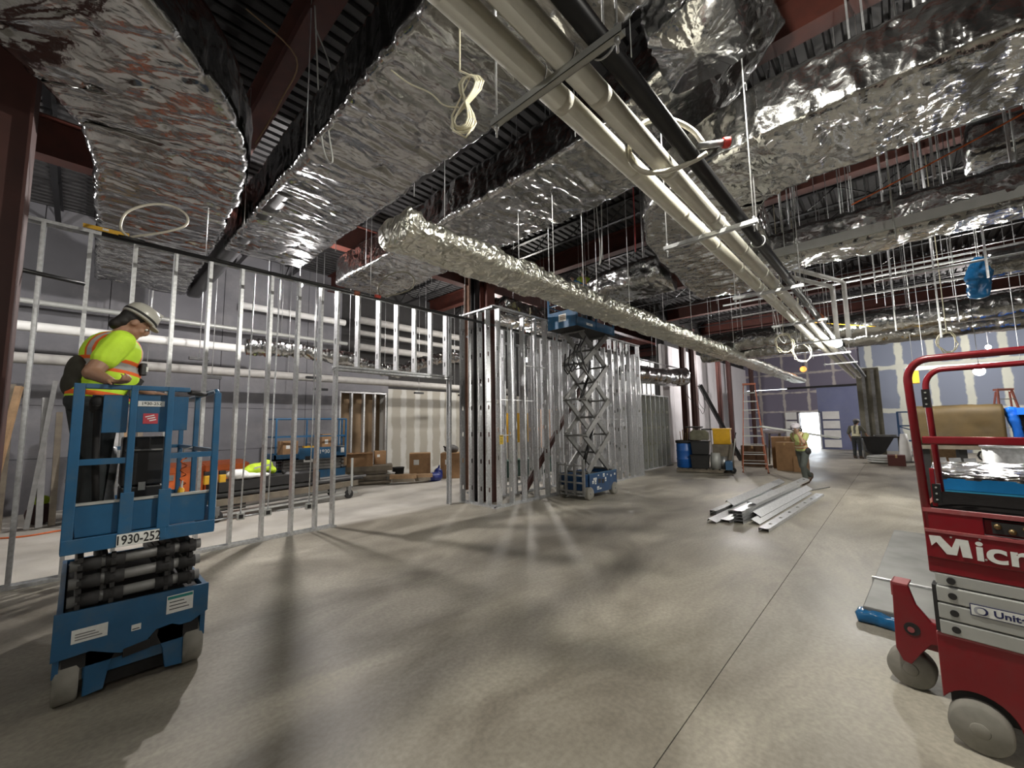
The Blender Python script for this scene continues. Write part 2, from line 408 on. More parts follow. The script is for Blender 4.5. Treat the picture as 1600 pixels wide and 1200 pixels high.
# grey painted block wall in recognisable courses (panels, joints recessed)
MB().box(-9, 6.15, 14.06, 14.3, 0, 7.1).build('backing', BLACKM, wb)
for i in range(13):
    x0 = -9+i*1.17; x1 = min(x0+1.155, 6.15)
    for z0, z1 in ((0, 1.18), (1.19, 2.37), (2.38, 3.56), (3.57, 4.75), (4.76, 7.05)):
        if x1 > x0: MB().box(x0, x1, 14.0, 14.06, z0, z1).build('block_panel', CMU, wb)
MB().box(8.0, 16.2, 14.0, 14.3, 0, 3.2).build('mudded_panel', MUDDED, wb)
MB().box(6.15, 8.0, 14.0, 14.3, 3.05, 4.0).build('header_panel', CMU, wb)
MB().box(8.0, 16.2, 14.02, 14.3, 3.2, 7.1).build('upper_panel', BLACKM, wb)
MB().box(6.15, 8.0, 14.02, 14.3, 4.0, 7.1).build('upper_panel', BLACKM, wb)
MB().box(6.15, 8.0, 14.72, 14.8, 0, 3.3).build('backing', BLACKM, wb); MB().box(6.05, 6.15, 14.3, 14.8, 0, 3.3).build('reveal', CMU, wb); MB().box(8.0, 8.1, 14.3, 14.8, 0, 3.3).build('reveal', MUDDED, wb); MB().box(6.15, 8.0, 14.3, 14.72, 3.05, 3.3).build('reveal', CMU, wb)
# framed opening with brown board behind the studs
BROWNB = mat('brown_board', (.22, .15, .085), .8, noise=.15, nscale=2)
MB().box(6.15, 8.0, 14.62, 14.7, 0, 3.05).build('brown_board', BROWNB, wb)
fr = MB()
MBs = [6.2, 6.62, 7.08, 7.5, 7.95]
for x in MBs: MB().box(x-.03, x+.03, 14.05, 14.2, 0, 3.0).build('stud', GALV, wb)
MB().box(6.17, 7.98, 14.05, 14.2, 2.98, 3.05).build('track', GALV, wb)
w = MB().box(16.2, 46, 14.0, 14.3, 0, 7.1).build('wall_back_east', CMUDARK); struct(w)
w = MB().box(-9.3, -9, -12, 15, 0, 7.1).build('wall_west', CMUDARK); struct(w)
w = MB().box(-9, 31.3, -12.3, -12, 0, 7.1).build('wall_south', CMUDARK); struct(w)
# white boarded side wall beyond the stud screen
ws = thing('wall_side', None, None, kind='structure')
for i in range(12):
    x0 = 17.3+i*1.15
    MB().box(x0, x0+1.14, 7.3, 7.42, 0, 5.2).build('wall_board', WALLW, ws)
MB().box(17.3, 31.3, 7.42, 7.5, 0, 7.0).build('backing', BLACKM, ws)
# far wall with the lit doorway
wf = thing('wall_far', None, None, kind='structure')
MB().box(31, 31.3, 1.35, 3.5, 0, 3.75).build('lower_board', DARKBLUE, wf)
MB().box(31, 31.3, 4.45, 7.4, 0, 3.75).build('lower_board', PURPLE, wf)
MB().box(31, 31.3, 3.5, 4.45, 2.2, 3.75).build('lower_board', PURPLE, wf)
MB().box(30.98, 31.3, .45, 7.4, 3.79, 7.1).build('upper_board', PURPLE, wf); MB().box(31, 31.3, 7.4, 14.3, 0, 7.1).build('rear_board', CMUDARK, wf)
MB().box(30.93, 30.98, 1.3, 5.0, 3.72, 3.84).build('ledger', BLACKM, wf)
MB().box(30.9, 31.3, -12, 1.35, 0, 7.1).build('taped_board', BLUEBOARD, wf)
dj = thing('door_1', None, None, kind='structure')
MB().box(30.95, 31.3, 3.42, 3.5, 0, 2.28).build('jamb', GALV, dj)
MB().box(30.95, 31.3, 4.45, 4.53, 0, 2.28).build('jamb', GALV, dj)
MB().box(30.95, 31.3, 3.42, 4.53, 2.2, 2.28).build('jamb', GALV, dj)
for k in range(4):
    MB().box(30.9, 30.95, 2.5, 3.3, .12+k*.56, .58+k*.56).build('door_panel', WHITE, dj)
    MB().box(30.9, 30.95, 4.6, 5.2, .12+k*.56, .58+k*.56).build('door_panel', WHITE, dj)

# ---------------------------------------------------------------- overhead steel
def ibeam_mesh(L, h, w, tf=.02, tw=.014):
    b = MB()
    b.box(0, L, -w/2, w/2, 0, tf); b.box(0, L, -w/2, w/2, h-tf, h); b.box(0, L, -tw/2, tw/2, tf, h-tf)
    return b.mesh('steel_beam', RUSTRED)
bY = ibeam_mesh(26.5, .55, .26); bX = ibeam_mesh(40, .62, .26)
for x in (-3.9, 1.62, 5.75, 9.9, 14.2, 18.5, 23, 27.5):
    o = place('steel_beam', bY, None, (x, -12, 6.45), PI/2); struct(o, 'red primed steel roof beam running across the room')
for y in (-6.5, 8.9):
    o = place('steel_beam', bX, None, (-9, y, 5.83)); struct(o, 'deep red steel girder running the length of the room')
def joist():
    j = thing('bar_joist', 'open web bar joist under the roof deck', None, kind='structure')
    t = MB(); t.box(0, 26, -.05, .05, .42, .45); t.build('top_chord', BLACK, j)
    t = MB(); t.box(0, 26, -.045, .045, 0, .03); t.build('bottom_chord', BLACK, j)
    t = MB(); N_ = 44
    for i in range(N_): t.bar((i*26/N_, 0, .03 if i % 2 == 0 else .42), ((i+1)*26/N_, 0, .42 if i % 2 == 0 else .03), .022, .022)
    t.build('web', BLACK, j)
    return j
j0 = joist(); first = True
for x in (-7.5, -6, -2.2, -.6, .5, 2.9, 4.3, 7.1, 8.5, 11.3, 12.7, 15.6, 17, 20, 21.5, 24.5, 26, 29):
    o = j0 if first else copy_tree(j0); first = False
    o.location = (x, -11.8, 6.55); o.rotation_euler = (0, 0, PI/2)

def hcol(name, x, y, w, d, h, m, label, rot=0, z0=0):
    b = MB(); t = .022
    b.box(-w/2, w/2, -d/2, -d/2+t, z0, h); b.box(-w/2, w/2, d/2-t, d/2, z0, h); b.box(-t/2, t/2, -d/2+t, d/2-t, z0, h)
    o = b.build(name, m, None, (x, y, 0), rot); return struct(o, label)
hcol('column', 6.68, 7.08, .26, .26, 6.45, RUSTRED, 'red primed steel column inside the stud box corner')
hcol('column', 6.52, 7.34, .16, .16, 6.45, BLACK, 'black steel column just behind the red one in the stud box')
hcol('column', 7.55, 8.75, .22, .22, 6.45, mat('brown_primer', (.20, .12, .085), .7, noise=.15), 'brown steel column rising behind the stud box')
hcol('column', -.70, 6.05, .44, .44, 6.9, mat('dark_red_steel', (.05, .014, .010), .65, noise=.2, nscale=3), 'dark red steel column at the left edge beside the stud wall', PI/2)
DKCOL = MATS['dark_red_steel']
for i, (x, y, w_) in enumerate(((17.6, 6.5, .22), (18.6, 6.45, .24), (21.3, 6.2, .18), (23.4, 6.3, .2), (26.2, 5.9, .2))):
    hcol('column', x, y, w_, w_, 5.9, DKCOL, 'dark red steel column in front of the white boarded wall')
br = MB().bar((18.9, 6.3, 3.4), (20.3, 5.2, .05), .14, .14).build('brace', BLACK); struct(br, 'black diagonal brace leaning from the dark columns to the floor')
hcol('column', 26.0, .9, .82, .7, 4.2, mat('grimy_column', (.17, .16, .12), .75, noise=.25, nscale=2), 'broad grimy column in the distance behind the work table', PI/2)
for y_ in (.72, 1.05): struct(MB().box(25.52, 25.58, y_-.06, y_+.06, 0, 4.1).build('column_strip', GREYST), 'steel strip up the broad distant column')

# ---------------------------------------------------------------- foil wrapped ducts
_rng = np.random.RandomState(3)
_perm = _rng.rand(8, 64, 64, 64).astype(np.float32)
def vnoise(p, sd=0):
    q = np.floor(p).astype(int); f = p-q; f = f*f*(3-2*f)
    A = _perm[sd % 8]; i0 = q % 64; i1 = (q+1) % 64
    def g(a, b, c): return A[a[..., 0], b[..., 1], c[..., 2]]
    x, y, z = f[..., 0], f[..., 1], f[..., 2]
    c00 = g(i0, i0, i0)*(1-x)+g(i1, i0, i0)*x; c10 = g(i0, i1, i0)*(1-x)+g(i1, i1, i0)*x
    c01 = g(i0, i0, i1)*(1-x)+g(i1, i0, i1)*x; c11 = g(i0, i1, i1)*(1-x)+g(i1, i1, i1)*x
    return ((c00*(1-y)+c10*y)*(1-z)+(c01*(1-y)+c11*y)*z)*2-1
def foil(name, stations, parent=None, step=.05, amp=1.0, seed=0, m=None, pins=.5, stretch=(1, 1), up=(0, 0, 1), capends=True):
    """sweep a rounded rectangle through stations [(x,y,z,w,h,corner)], crumpled like wrapped insulation"""
    st = [np.array(s, float) for s in stations]
    rows = []
    for a, b in zip(st[:-1], st[1:]):
        k = max(1, int(np.linalg.norm(b[:3]-a[:3])/step))
        rows += [a+(b-a)*i/k for i in range(k)]
    rows.append(st[-1]); rows = np.array(rows); M_ = len(rows)
    C = rows[:, :3]; T = np.gradient(C, axis=0)
    for _ in range(3): T[1:-1] = (T[:-2]+T[1:-1]*2+T[2:])/4
    T /= np.linalg.norm(T, axis=1)[:, None]
    U0 = np.array(up, float); R = np.cross(T, U0); R /= np.linalg.norm(R, axis=1)[:, None]; U = np.cross(R, T)
    per = 2*(st[0][3]+st[0][4]); nP = max(16, int(per/step))
    # profile on the unit rounded box, arc-length spaced
    V = np.zeros((M_, nP, 3)); Nn = np.zeros((M_, nP, 3)); uu = np.zeros((M_, nP)); vv = np.zeros((M_, nP))
    L = np.concatenate([[0], np.cumsum(np.linalg.norm(np.diff(C, axis=0), axis=1))])
    for i in range(M_):
        w, h, c = rows[i, 3], rows[i, 4], min(rows[i, 5], rows[i, 3]/2-1e-4, rows[i, 4]/2-1e-4)
        sx, sy, q = w-2*c, h-2*c, PI*c/2
        tot = 2*(sx+sy)+4*q; s_ = (np.arange(nP)+.5)/nP*tot
        px = np.zeros(nP); py = np.zeros(nP); nx = np.zeros(nP); ny = np.zeros(nP)
        acc = 0
        for (L_, kind, x0, y0, dx, dy, ang) in ((sx,0,-sx/2,-h/2,1,0,-PI/2),(q,1,sx/2,-sy/2,0,0,-PI/2),(sy,0,w/2,-sy/2,0,1,0),(q,1,sx/2,sy/2,0,0,0),(sx,0,sx/2,h/2,-1,0,PI/2),(q,1,-sx/2,sy/2,0,0,PI/2),(sy,0,-w/2,sy/2,0,-1,PI),(q,1,-sx/2,-sy/2,0,0,PI)):
            k = (s_ >= acc) & (s_ < acc+L_+1e-9); t = s_[k]-acc
            if kind == 0:
                px[k] = x0+dx*t; py[k] = y0+dy*t; nx[k] = math.cos(ang); ny[k] = math.sin(ang)
            else:
                a = ang+t/max(c, 1e-6); px[k] = x0+c*np.cos(a); py[k] = y0+c*np.sin(a); nx[k] = np.cos(a); ny[k] = np.sin(a)
            acc += L_
        V[i] = C[i]+px[:, None]*R[i]+py[:, None]*U[i]; Nn[i] = nx[:, None]*R[i]+ny[:, None]*U[i]
        uu[i] = L[i]; vv[i] = s_
    P = np.stack([uu*stretch[0], vv*stretch[1], np.full_like(uu, seed*7.3)], -1)
    wv = np.stack([vnoise(P*1.7, 1), vnoise(P*1.7+9, 2), np.zeros_like(uu)], -1)*.5
    P = P+wv*.25
    d = .020*vnoise(P*1.3, 3) + .024*(.5-np.abs(vnoise(P*np.array([3.6, 1.7, 1]), 4))) + .020*(.5-np.abs(vnoise(P*np.array([8.5, 3.6, 1])+3, 5))) + .012*(.5-np.abs(vnoise(P*np.array([17, 8, 1])+5, 6)))
    if pins:
        tot = vv.max(); rg = np.random.RandomState(seed+11)
        for a in np.arange(pins/2, L[-1], pins):
            for b in np.arange(pins/2, tot, pins):
                a_, b_ = a+rg.uniform(-.12, .12), b+rg.uniform(-.12, .12)
                i0, i1 = np.searchsorted(L, (a_-.45, a_+.45))
                if i1 <= i0: continue
                dx = uu[i0:i1]-a_; dy = vv[i0:i1]-b_; r = np.hypot(dx, dy); th = np.arctan2(dy, dx)
                k = rg.randint(5, 9); s = rg.uniform(.5, 1.1)
                d[i0:i1] += s*(-.028*np.exp(-(r/.10)**1.2)+.011*np.exp(-(r/.2)**1.5)*np.abs(np.cos(th*k/2+rg.rand()*6))*np.minimum(1, r/.05))
    V = V+Nn*(d*amp)[..., None]
    verts = V.reshape(-1, 3)
    F = []
    for i in range(M_-1):
        a, b = i*nP, (i+1)*nP
        for j in range(nP):
            j2 = (j+1) % nP
            F.append((a+j, a+j2, b+j2, b+j))
    verts = [tuple(p) for p in verts]
    if capends:
        for i, rev in ((0, True), (M_-1, False)):
            o = len(verts); verts.append(tuple(C[i]+T[i]*(-.03 if rev else .03)))
            for j in range(nP):
                j2 = (j+1) % nP
                F.append((i*nP+j2, i*nP+j, o) if rev else (i*nP+j, i*nP+j2, o))
    me = bpy.data.meshes.new(name); me.from_pydata(verts, [], F)
    me.materials.append(m or FOIL)
    me.polygons.foreach_set('use_smooth', [True]*len(me.polygons)); me.update()
    return place(name, me, parent)

def rods(parent, pts, z1, r=.006, m=None, name='hanger_rod'):
    for x, y, z in pts:
        MB().tube([(x, y, z), (x, y, z1)], r, 6).build(name, m or GALV, parent)
CT = 7.0
def duct(label, cat='duct', name='foil_duct', group=None): return thing(name, label, cat, group=group)

d = duct('wide foil wrapped duct at upper left bending in from the west wall')
foil('wrap', [(-3.6, 1.75, 5.17, 1.40, .6, .05), (-1.5, 3.25, 5.17, 1.40, .6, .05), (-.25, 4.28, 5.17, 1.42, .6, .05), (.22, 4.85, 5.17, 1.45, .6, .05), (.5, 5.5, 5.16, 1.40, .6, .05), (.62, 6.3, 5.15, 1.34, .6, .05), (.69, 8, 5.15, 1.38, .6, .05), (.76, 11.6, 5.15, 1.42, .6, .05)], d, .028, 1.45, 1, FOILX, stretch=(1.2, .55))
rods(d, [(.2, 7.3, 5.4), (1.2, 7.3, 5.4), (.2, 9.6, 5.4), (1.2, 9.6, 5.4)], CT)
d = duct('large foil duct in the upper centre left behind the tied white coil')
foil('wrap', [(2.12, .9, 5.16, 1.1, .55, .04), (2.17, 2.2, 5.14, 1.22, .55, .04), (2.17, 8.2, 5.14, 1.26, .55, .04)], d, .026, 1.35, 2, FOILX, stretch=(1.2, .6))
rods(d, [(1.5, 4.4, 4.8), (2.85, 4.4, 4.8), (1.5, 6.8, 4.8), (2.85, 6.8, 4.8)], CT)
d = duct('narrow black unwrapped duct running between the two left foil ducts', name='black_duct')
foil('duct_body', [(1.66, 5.6, 5.02, .24, .30, .01), (1.66, 11.8, 5.02, .24, .30, .01)], d, .12, .25, 3, BLACK, pins=0)
rods(d, [(1.66, 10, 5.15)], CT)
d = duct('large foil duct crossing the upper centre, its bright fold over the studs')
foil('wrap', [(4.05, .75, 5.9, .95, .6, .04), (4.1, 1.35, 5.35, 1.12, .58, .04), (4.2, 1.9, 5.15, 1.25, .56, .04), (4.25, 3.0, 5.14, 1.28, .56, .04), (4.25, 8.6, 5.14, 1.26, .56, .04)], d, .028, 1.25, 4, stretch=(1.1, .9))
rods(d, [(3.5, 4.6, 4.8), (4.98, 4.6, 4.8), (3.5, 7.0, 4.8), (4.98, 7.0, 4.8)], CT)
d = duct('crumpled foil riser climbing to the roof above the black pipe', name='foil_riser')
foil('wrap', [(3.25, .95, 4.80, .55, .75, .1), (3.22, .97, 5.4, .55, .8, .12), (3.2, 1.05, 6.2, .52, .7, .12), (3.2, 1.1, 6.9, .5, .62, .12)], d, .022, 2.6, 5, stretch=(2, 2), up=(1, 0, 0), pins=.3)
d = duct('long foil duct coming from the upper right corner and turning under the white pipes')
foil('wrap', [(4.62, -5.5, 4.60, 1.12, .50, .04), (4.62, .55, 4.60, 1.12, .50, .04), (4.70, 1.05, 4.58, 1.2, .50, .05), (4.95, 1.5, 4.54, 1.3, .48, .05), (5.45, 1.72, 4.50, 1.36, .46, .05), (6.2, 1.78, 4.48, 1.4, .44, .05), (7.6, 1.95, 4.46, 1.4, .42, .06), (8.6, 2.15, 4.46, 1.2, .4, .1)], d, .028, 1.25, 6, stretch=(1.1, .9))
rods(d, [(4.3, -.4, 4.8), (4.95, -.4, 4.8), (4.3, -2.4, 4.8), (4.95, -2.4, 4.8), (6.8, 1.5, 4.6), (6.8, 2.1, 4.6)], CT, .012)
d = duct('dark crinkled foil branch beside the raised blue lift platform', name='foil_branch')
foil('wrap', [(7.0, 2.78, 4.42, .95, .42, .1), (7.0, 3.5, 4.42, .95, .42, .12), (7.05, 4.15, 4.40, .9, .42, .15)], d, .04, 1.5, 7, stretch=(1.6, 1.6))
rods(d, [(7.0, 3.2, 4.55), (7.0, 3.9, 4.55)], CT)
d = duct('long slim foil duct running straight past the raised blue lift', name='foil_duct')
foil('wrap', [(2.05, 3.45, 3.705, .56, .17, .05), (12, 3.43, 3.705, .54, .17, .05)], d, .024, 1.15, 8, FOILW, stretch=(2.2, 1.6), pins=.3)
foil('wrap', [(12, 3.43, 3.705, .54, .17, .05), (24.5, 3.4, 3.705, .5, .17, .05)], d, .07, 1.1, 9, FOILW, stretch=(1.5, 1), pins=.6)
foil('end_collar', [(2.0, 3.45, 3.715, .62, .27, .1), (2.16, 3.45, 3.715, .60, .25, .1)], d, .025, 1.5, 10, FOILW, stretch=(2, 2), pins=.3)
rods(d, [(x, y, 3.62) for x in (4.2, 4.9, 6.3, 9.2, 12.4, 16) for y in (3.16, 3.78)], CT)
# right hand ducts
d = duct('foil duct with a pale bare strip, second overhead from the right corner')
foil('wrap', [(7.05, -4.6, 4.28, .72, .42, .1), (7.05, 1.35, 4.28, .68, .42, .1)], d, .045, 1.3, 12, stretch=(1.3, 1.3))
MB().box(6.66, 6.70, -4.6, 1.3, 4.10, 4.22).build('bare_strip', GREYLT, d)
rods(d, [(x, y, 4.2) for x in (6.75, 7.45) for y in (-2.2, -.4, 1.0)], CT, .01)
d = duct('foil duct above the next, hanging in the dark upper right corner')
foil('wrap', [(7.6, -4.5, 5.2, .6, .45, .12), (7.6, -.9, 5.2, .6, .45, .12)], d, .06, 1.6, 13, stretch=(1.6, 1.6))
rods(d, [(7.6, -1.4, 5.4), (7.6, -3, 5.4)], CT)
d = duct('foil duct whose blue taped end stands behind the steel rods', name='foil_duct')
foil('wrap', [(9.4, -4.5, 4.12, .42, .42, .2), (9.4, -1.15, 4.12, .42, .42, .2)], d, .06, 1.1, 14, stretch=(1.3, 1.3))
foil('blue_wrap', [(9.35, -1.16, 4.16, .3, .34, .12), (9.33, -1.08, 3.98, .26, .3, .1), (9.33, -1.05, 3.62, .16, .14, .05)], d, .02, 1.5, 15, BLUEFILM, stretch=(2, 2), pins=.2, up=(1, 0, 0))
rods(d, [(9.4, -2, 4.3), (9.4, -3.5, 4.3)], CT)
d = duct('upper of two round foil ducts crossing before the far taped wall', name='round_foil_duct')
foil('wrap', [(12.8, -6.5, 4.05, .56, .48, .24), (12.8, 4.2, 4.05, .56, .48, .24)], d, .06, 1.3, 16, stretch=(1.5, 1.5))
rods(d, [(12.8, y, 4.25) for y in (-4, -2, 0, 2, 3.6)], CT)
d = duct('lower of two round foil ducts crossing before the far taped wall', name='round_foil_duct')
foil('wrap', [(13.7, -7, 3.9, .6, .46, .23), (13.7, 4.4, 3.9, .6, .46, .23)], d, .06, 1.2, 17, stretch=(1.4, 1.4))
rods(d, [(13.9, y, 4.1) for y in (-4.4, -2.4, -.4, 1.7, 3.4)], CT)
d = duct('foil duct end poking out over the yellow bin and blue barrel', name='round_foil_duct')
foil('wrap', [(13.2, 6.9, 3.55, .7, .55, .26), (16.2, 6.5, 3.55, .7, .6, .28), (16.9, 6.3, 3.62, .75, .7, .3)], d, .06, 1.4, 18, stretch=(1.6, 1.6))
rods(d, [(15.2, 6.6, 3.8)], CT)
d = duct('foil duct above the stud box, left of the lifted platform', name='foil_duct')
foil('wrap', [(7.7, 7.9, 4.95, .9, .55, .06), (11.5, 7.9, 4.95, .9, .55, .06)], d, .06, 1.7, 19, stretch=(1.8, 1.8))
rods(d, [(8.5, 7.9, 5.2), (10.5, 7.9, 5.2)], CT)
d = duct('crinkled flexible silver hose duct sagging behind the header studs', name='flexible_duct')
foil('hose', [(2.25, 9.55, 3.46, .30, .30, .15), (3.3, 9.55, 3.50, .27, .27, .135), (4.4, 9.55, 3.42, .27, .27, .135), (5.3, 9.55, 3.25, .28, .28, .14), (5.8, 9.55, 3.25, .28, .28, .14), (6.4, 9.55, 3.52, .28, .28, .14), (7.2, 9.55, 3.78, .28, .28, .14), (8.2, 9.55, 3.85, .28, .28, .14)], d, .022, 1.9, 20, stretch=(4, 1.2), pins=0)
rods(d, [(x, 9.55, z) for x, z in ((2.6, 3.6), (4.4, 3.55), (6.6, 3.75), (8, 4.0))], CT, .004)

# ---------------------------------------------------------------- steel stud framing
def stud_mesh(h, depth=.14, fl=.042, t=.0025, hole0=.3):
    b = MB()
    b.box(0, fl, -depth/2, -depth/2+t, 0, h); b.box(0, fl, depth/2-t, depth/2, 0, h)
    b.box(fl-t, fl, -depth/2+t, -depth/2+.014, 0, h); b.box(fl-t, fl, depth/2-.014, depth/2-t, 0, h)
    b.box(0, t, -depth/2+t, -.019, 0, h); b.box(0, t, .019, depth/2-t, 0, h)
    z = 0; k = hole0
    while k < h:
        b.box(0, t, -.019, .019, z, k); z = k+.10; k += .61
    if z < h: b.box(0, t, -.019, .019, z, h)
    return b.mesh('stud', GALV)
_st = {}
def stud(par, x, y, z0, z1, rot=0, hole0=.3):
    k = (round(z1-z0, 2), hole0)
    if k not in _st: _st[k] = stud_mesh(*(k[0], .14, .042, .0025, hole0))
    return place('stud', _st[k], par, (x, y, z0), rot)
def track(par, p0, p1, w=.145, lip=.04, up=True, name='track'):
    p0, p1 = Vector(p0), Vector(p1); d = (p1-p0).normalized(); s = Vector((-d.y, d.x, 0)); b = MB(); z = 1 if up else -1
    b.bar(p0+Vector((0,0,.0015*z)), p1+Vector((0,0,.0015*z)), w, .003)
    for q in (-1, 1): b.bar(p0+s*q*w/2+Vector((0,0,z*lip/2)), p1+s*q*w/2+Vector((0,0,z*lip/2)), .003, lip)
    return b.build(name, GALV, par)
WY = 7.58; TOP = 4.42
wl = thing('wall_left', None, None, kind='structure')
for i, x in enumerate((-1.68, -1.30, -.90, -.47, -.06, .38, .82, 1.24, 1.66, 2.09, 2.53, 2.92, 3.22)):
    stud(wl, x, WY, .003, TOP, 0, .3+.07*(i % 3))
for x in (3.63, 4.07, 4.48, 4.92, 5.34, 5.77): stud(wl, x, WY, 2.90, TOP, 0, .25)
stud(wl, 5.92, WY, .003, TOP, PI)
track(wl, (-1.8, WY, 0), (3.30, WY, 0)); track(wl, (-1.8, WY, TOP), (6.1, WY, TOP), up=False)
track(wl, (3.2, WY, 2.90), (5.95, WY, 2.90)); track(wl, (3.2, WY, 2.885), (5.95, WY, 2.885), up=False)
for k in range(4): MB().bar((3.7+k*.5, WY-.09, 2.86), (3.85+k*.5, WY-.09, 2.87), .02, .02).build('clip', GALV, wl)
# the boxed-out corner and the long screen of studs
wm = thing('wall_middle', None, None, kind='structure')
PY = 6.43; PT = 4.46
for x, y, r in ((6.2, 7.5, PI/2), (6.27, 7.26, PI/2), (6.27, 6.95, PI/2), (6.27, 6.68, PI/2)): stud(wm, x+.05, y, .003, PT, r)
stud(wm, 6.36, PY, .003, PT, 0, .4)
xs = [6.76, 7.18, 7.62, 8.05, 8.5, 8.92, 9.3, 9.72, 10.1, 10.5, 10.9, 11.3, 11.7, 12.1, 12.5, 12.85, 13.2]
for i, x in enumerate(xs): stud(wm, x, PY, .003, PT if i % 5 else 4.1, 0, .3+.05*(i % 4))
track(wm, (6.2, PY, 0), (13.3, PY, 0)); track(wm, (6.2, PY, PT), (13.3, PY, PT), up=False)
track(wm, (6.29, PY, 0), (6.29, 7.6, 0)); track(wm, (6.29, PY, PT), (6.29, 7.6, PT), up=False)
wr = thing('wall_middle_rear', None, None, kind='structure')
for i in range(24):
    x = 7.0+i*.405
    stud(wr, x, 7.3, .003, 4.3, 0, .3+.06*(i % 3))
track(wr, (6.9, 7.3, 0), (16.5, 7.3, 0)); track(wr, (6.9, 7.3, 4.3), (16.5, 7.3, 4.3), up=False)
for i in range(16): stud(wr, 7.2+i*.4, 8.3, .003, 4.2, 0, .35)
track(wr, (7.1, 8.3, 0), (13.5, 8.3, 0)); track(wr, (7.1, 8.3, 4.2), (13.5, 8.3, 4.2), up=False)
we = thing('wall_middle_east', None, None, kind='structure')
for i in range(9): stud(we, 13.5+i*.42, 7.0, .003, 2.85, 0, .3)
track(we, (13.4, 7.0, 0), (17.1, 7.0, 0)); track(we, (13.4, 7.0, 2.85), (17.1, 7.0, 2.85), up=False)
MB().box(13.4, 17.1, 7.09, 7.12, .0, 2.85).build('rear_board', mat('mottled_board', (.22, .22, .15), .8, noise=.4, nscale=3, dirt=(.5, .5, .44), dscale=4, damt=.6), we)
# noggings & loose blocking in the screen
for k, (x0, x1, z) in enumerate(((6.4, 6.8, 1.55), (6.4, 7.6, 2.35), (7.2, 8.1, 3.2), (8.9, 10.1, 1.1), (10.5, 12.2, 1.9))):
    MB().bar((x0, PY+.02, z), (x1, PY+.02, z), .018, .018).build('conduit', GALV, wm)
s = MB().prism([(-.055, 0), (.055, 0), (.055, .20), (-.055, .20)], 'xz', 0, .004).build('sign', YELLOW, None, (6.385, PY-.078, 1.36)); tag(s, 'small yellow notice hung on the corner stud', 'sign')
for k, (w_, z) in enumerate(((.085, .176), (.09, .135), (.07, .115), (.085, .092), (.09, .07), (.08, .048), (.07, .026))):
    MB().box(-w_/2, w_/2, -.0015, 0, z-.004-.006*(k == 0), z+.004+.006*(k == 0)).build('print_line', INK, s)

# ---------------------------------------------------------------- overhead pipes
def pipe(name, label, p0, p1, r, m, cat='pipe', n=20, joints=0, jm=None):
    d = Vector(p1)-Vector(p0)
    o = thing(name, label, cat, p0)
    MB().tube([(0,0,0), tuple(d*.25), tuple(d*.5), tuple(d*.75), tuple(d)], r, n).build('pipe_run', m, o)
    u = d.normalized()
    for k in range(joints):
        c = d*((k+.5)/joints); MB().tube([c-u*.03, c+u*.03], r*1.012, n).build('joint_band', jm or m, o)
    return o
BANDW = mat('pipe_band', (.58, .56, .48), .6)
pipe('insulated_pipe', 'left white insulated pipe of the overhead pair, nearer the tied coil', (.45, 1.235, 3.6), (23, 1.235, 3.6), .066, PIPEW, joints=26, jm=PIPEW)
pipe('insulated_pipe', 'right white insulated pipe of the overhead pair, beside the black pipe', (.45, 1.06, 3.6), (23, 1.06, 3.6), .066, PIPEW, joints=24, jm=PIPEW)
bp = pipe('sprinkler_main', 'black sprinkler main running parallel to the white overhead pipes', (.3, .885, 3.6), (23, .885, 3.6), .05, BLACK)
MB().tube([(8.6, 0, 0), (8.75, 0, 0)], .075, 16).build('orange_coupling', mat('rusty_coupling', (.35, .10, .03), .6), bp)
def clevis(x):
    pts = [(x, .885+.062*math.sin(a), 3.6-.062*math.cos(a)) for a in np.linspace(-2.6, 2.6, 22)]
    MB().tube(pts, .006, 6).build('clevis', GALV, bp).location = (-.3, -.885, -3.6)
    o = MB().tube([(x, .885, 3.66), (x, .885, CT)], .006, 6).build('hanger_rod', GALV, bp); o.location = (-.3, -.885, -3.6)
for x in (1.62, 4.6, 7.6, 10.6): clevis(x)
for i, x in enumerate((1.53, 3.90, 6.25, 8.7, 11.1, 13.5, 16)):
    t = thing('trapeze_hanger', ('trapeze hanger strut under the white pipes, ' + ('nearest the camera' , 'second along from the camera', 'third along, near the round dark duct end', 'fourth along from the camera', 'fifth along from the camera', 'sixth along from the camera', 'farthest along by the bright bulb')[i]), 'hanger', (x, 1.1, 3.51), group='trapeze hangers of the white pipes')
    b = MB(); b.box(-.02, .02, -.36, .46, -.02, -.017); b.box(-.02, -.017, -.36, .46, -.02, .02); b.box(.017, .02, -.36, .46, -.02, .02); b.build('strut_channel', GALV if i else GREYLT, t)
    for y in (-.33, .43):
        MB().tube([(0, y, -.09), (0, y, CT-3.51)], .006, 6).build('hanger_rod', GALV, t)
        MB().cyl((0, y, -.045), (0, y, -.02), .013, 6).build('nut', GALV, t); MB().cyl((0, y, .02), (0, y, .045), .013, 6).build('nut', GALV, t)
    for y in (.135, -.04):
        MB().tube([(0, y+.071*math.sin(a), .09-.071*math.cos(a)) for a in np.linspace(-PI*.99, PI*.99, 18)], .003, 5).build('pipe_clamp', GALVD, t)
sp = pipe('sprinkler_branch', 'black sprinkler branch pipe crossing in front of the stud tops', (.05, 6.7, 4.12), (20, 6.85, 4.12), .028, BLACK, n=12)
for x in (1.0, 3.4, 5.6, 8.4, 11.5, 15):
    MB().tube([(x, 0, 0), (x, 0, CT-4.12)], .005, 6).build('hanger_rod', GALV, sp)
for x in (3.1, 7.5, 8.8): MB().tube([(x, .02, 0), (x+.1, .02, 0)], .04, 12).build('outlet', mat('rust_fitting', (.20, .06, .03), .6), sp)
pipe('sprinkler_branch', 'short black pipe stub crossing the left column and first studs', (-1.7, 5.9, 3.42), (-.05, 6.45, 3.42), .024, BLACK, n=12)
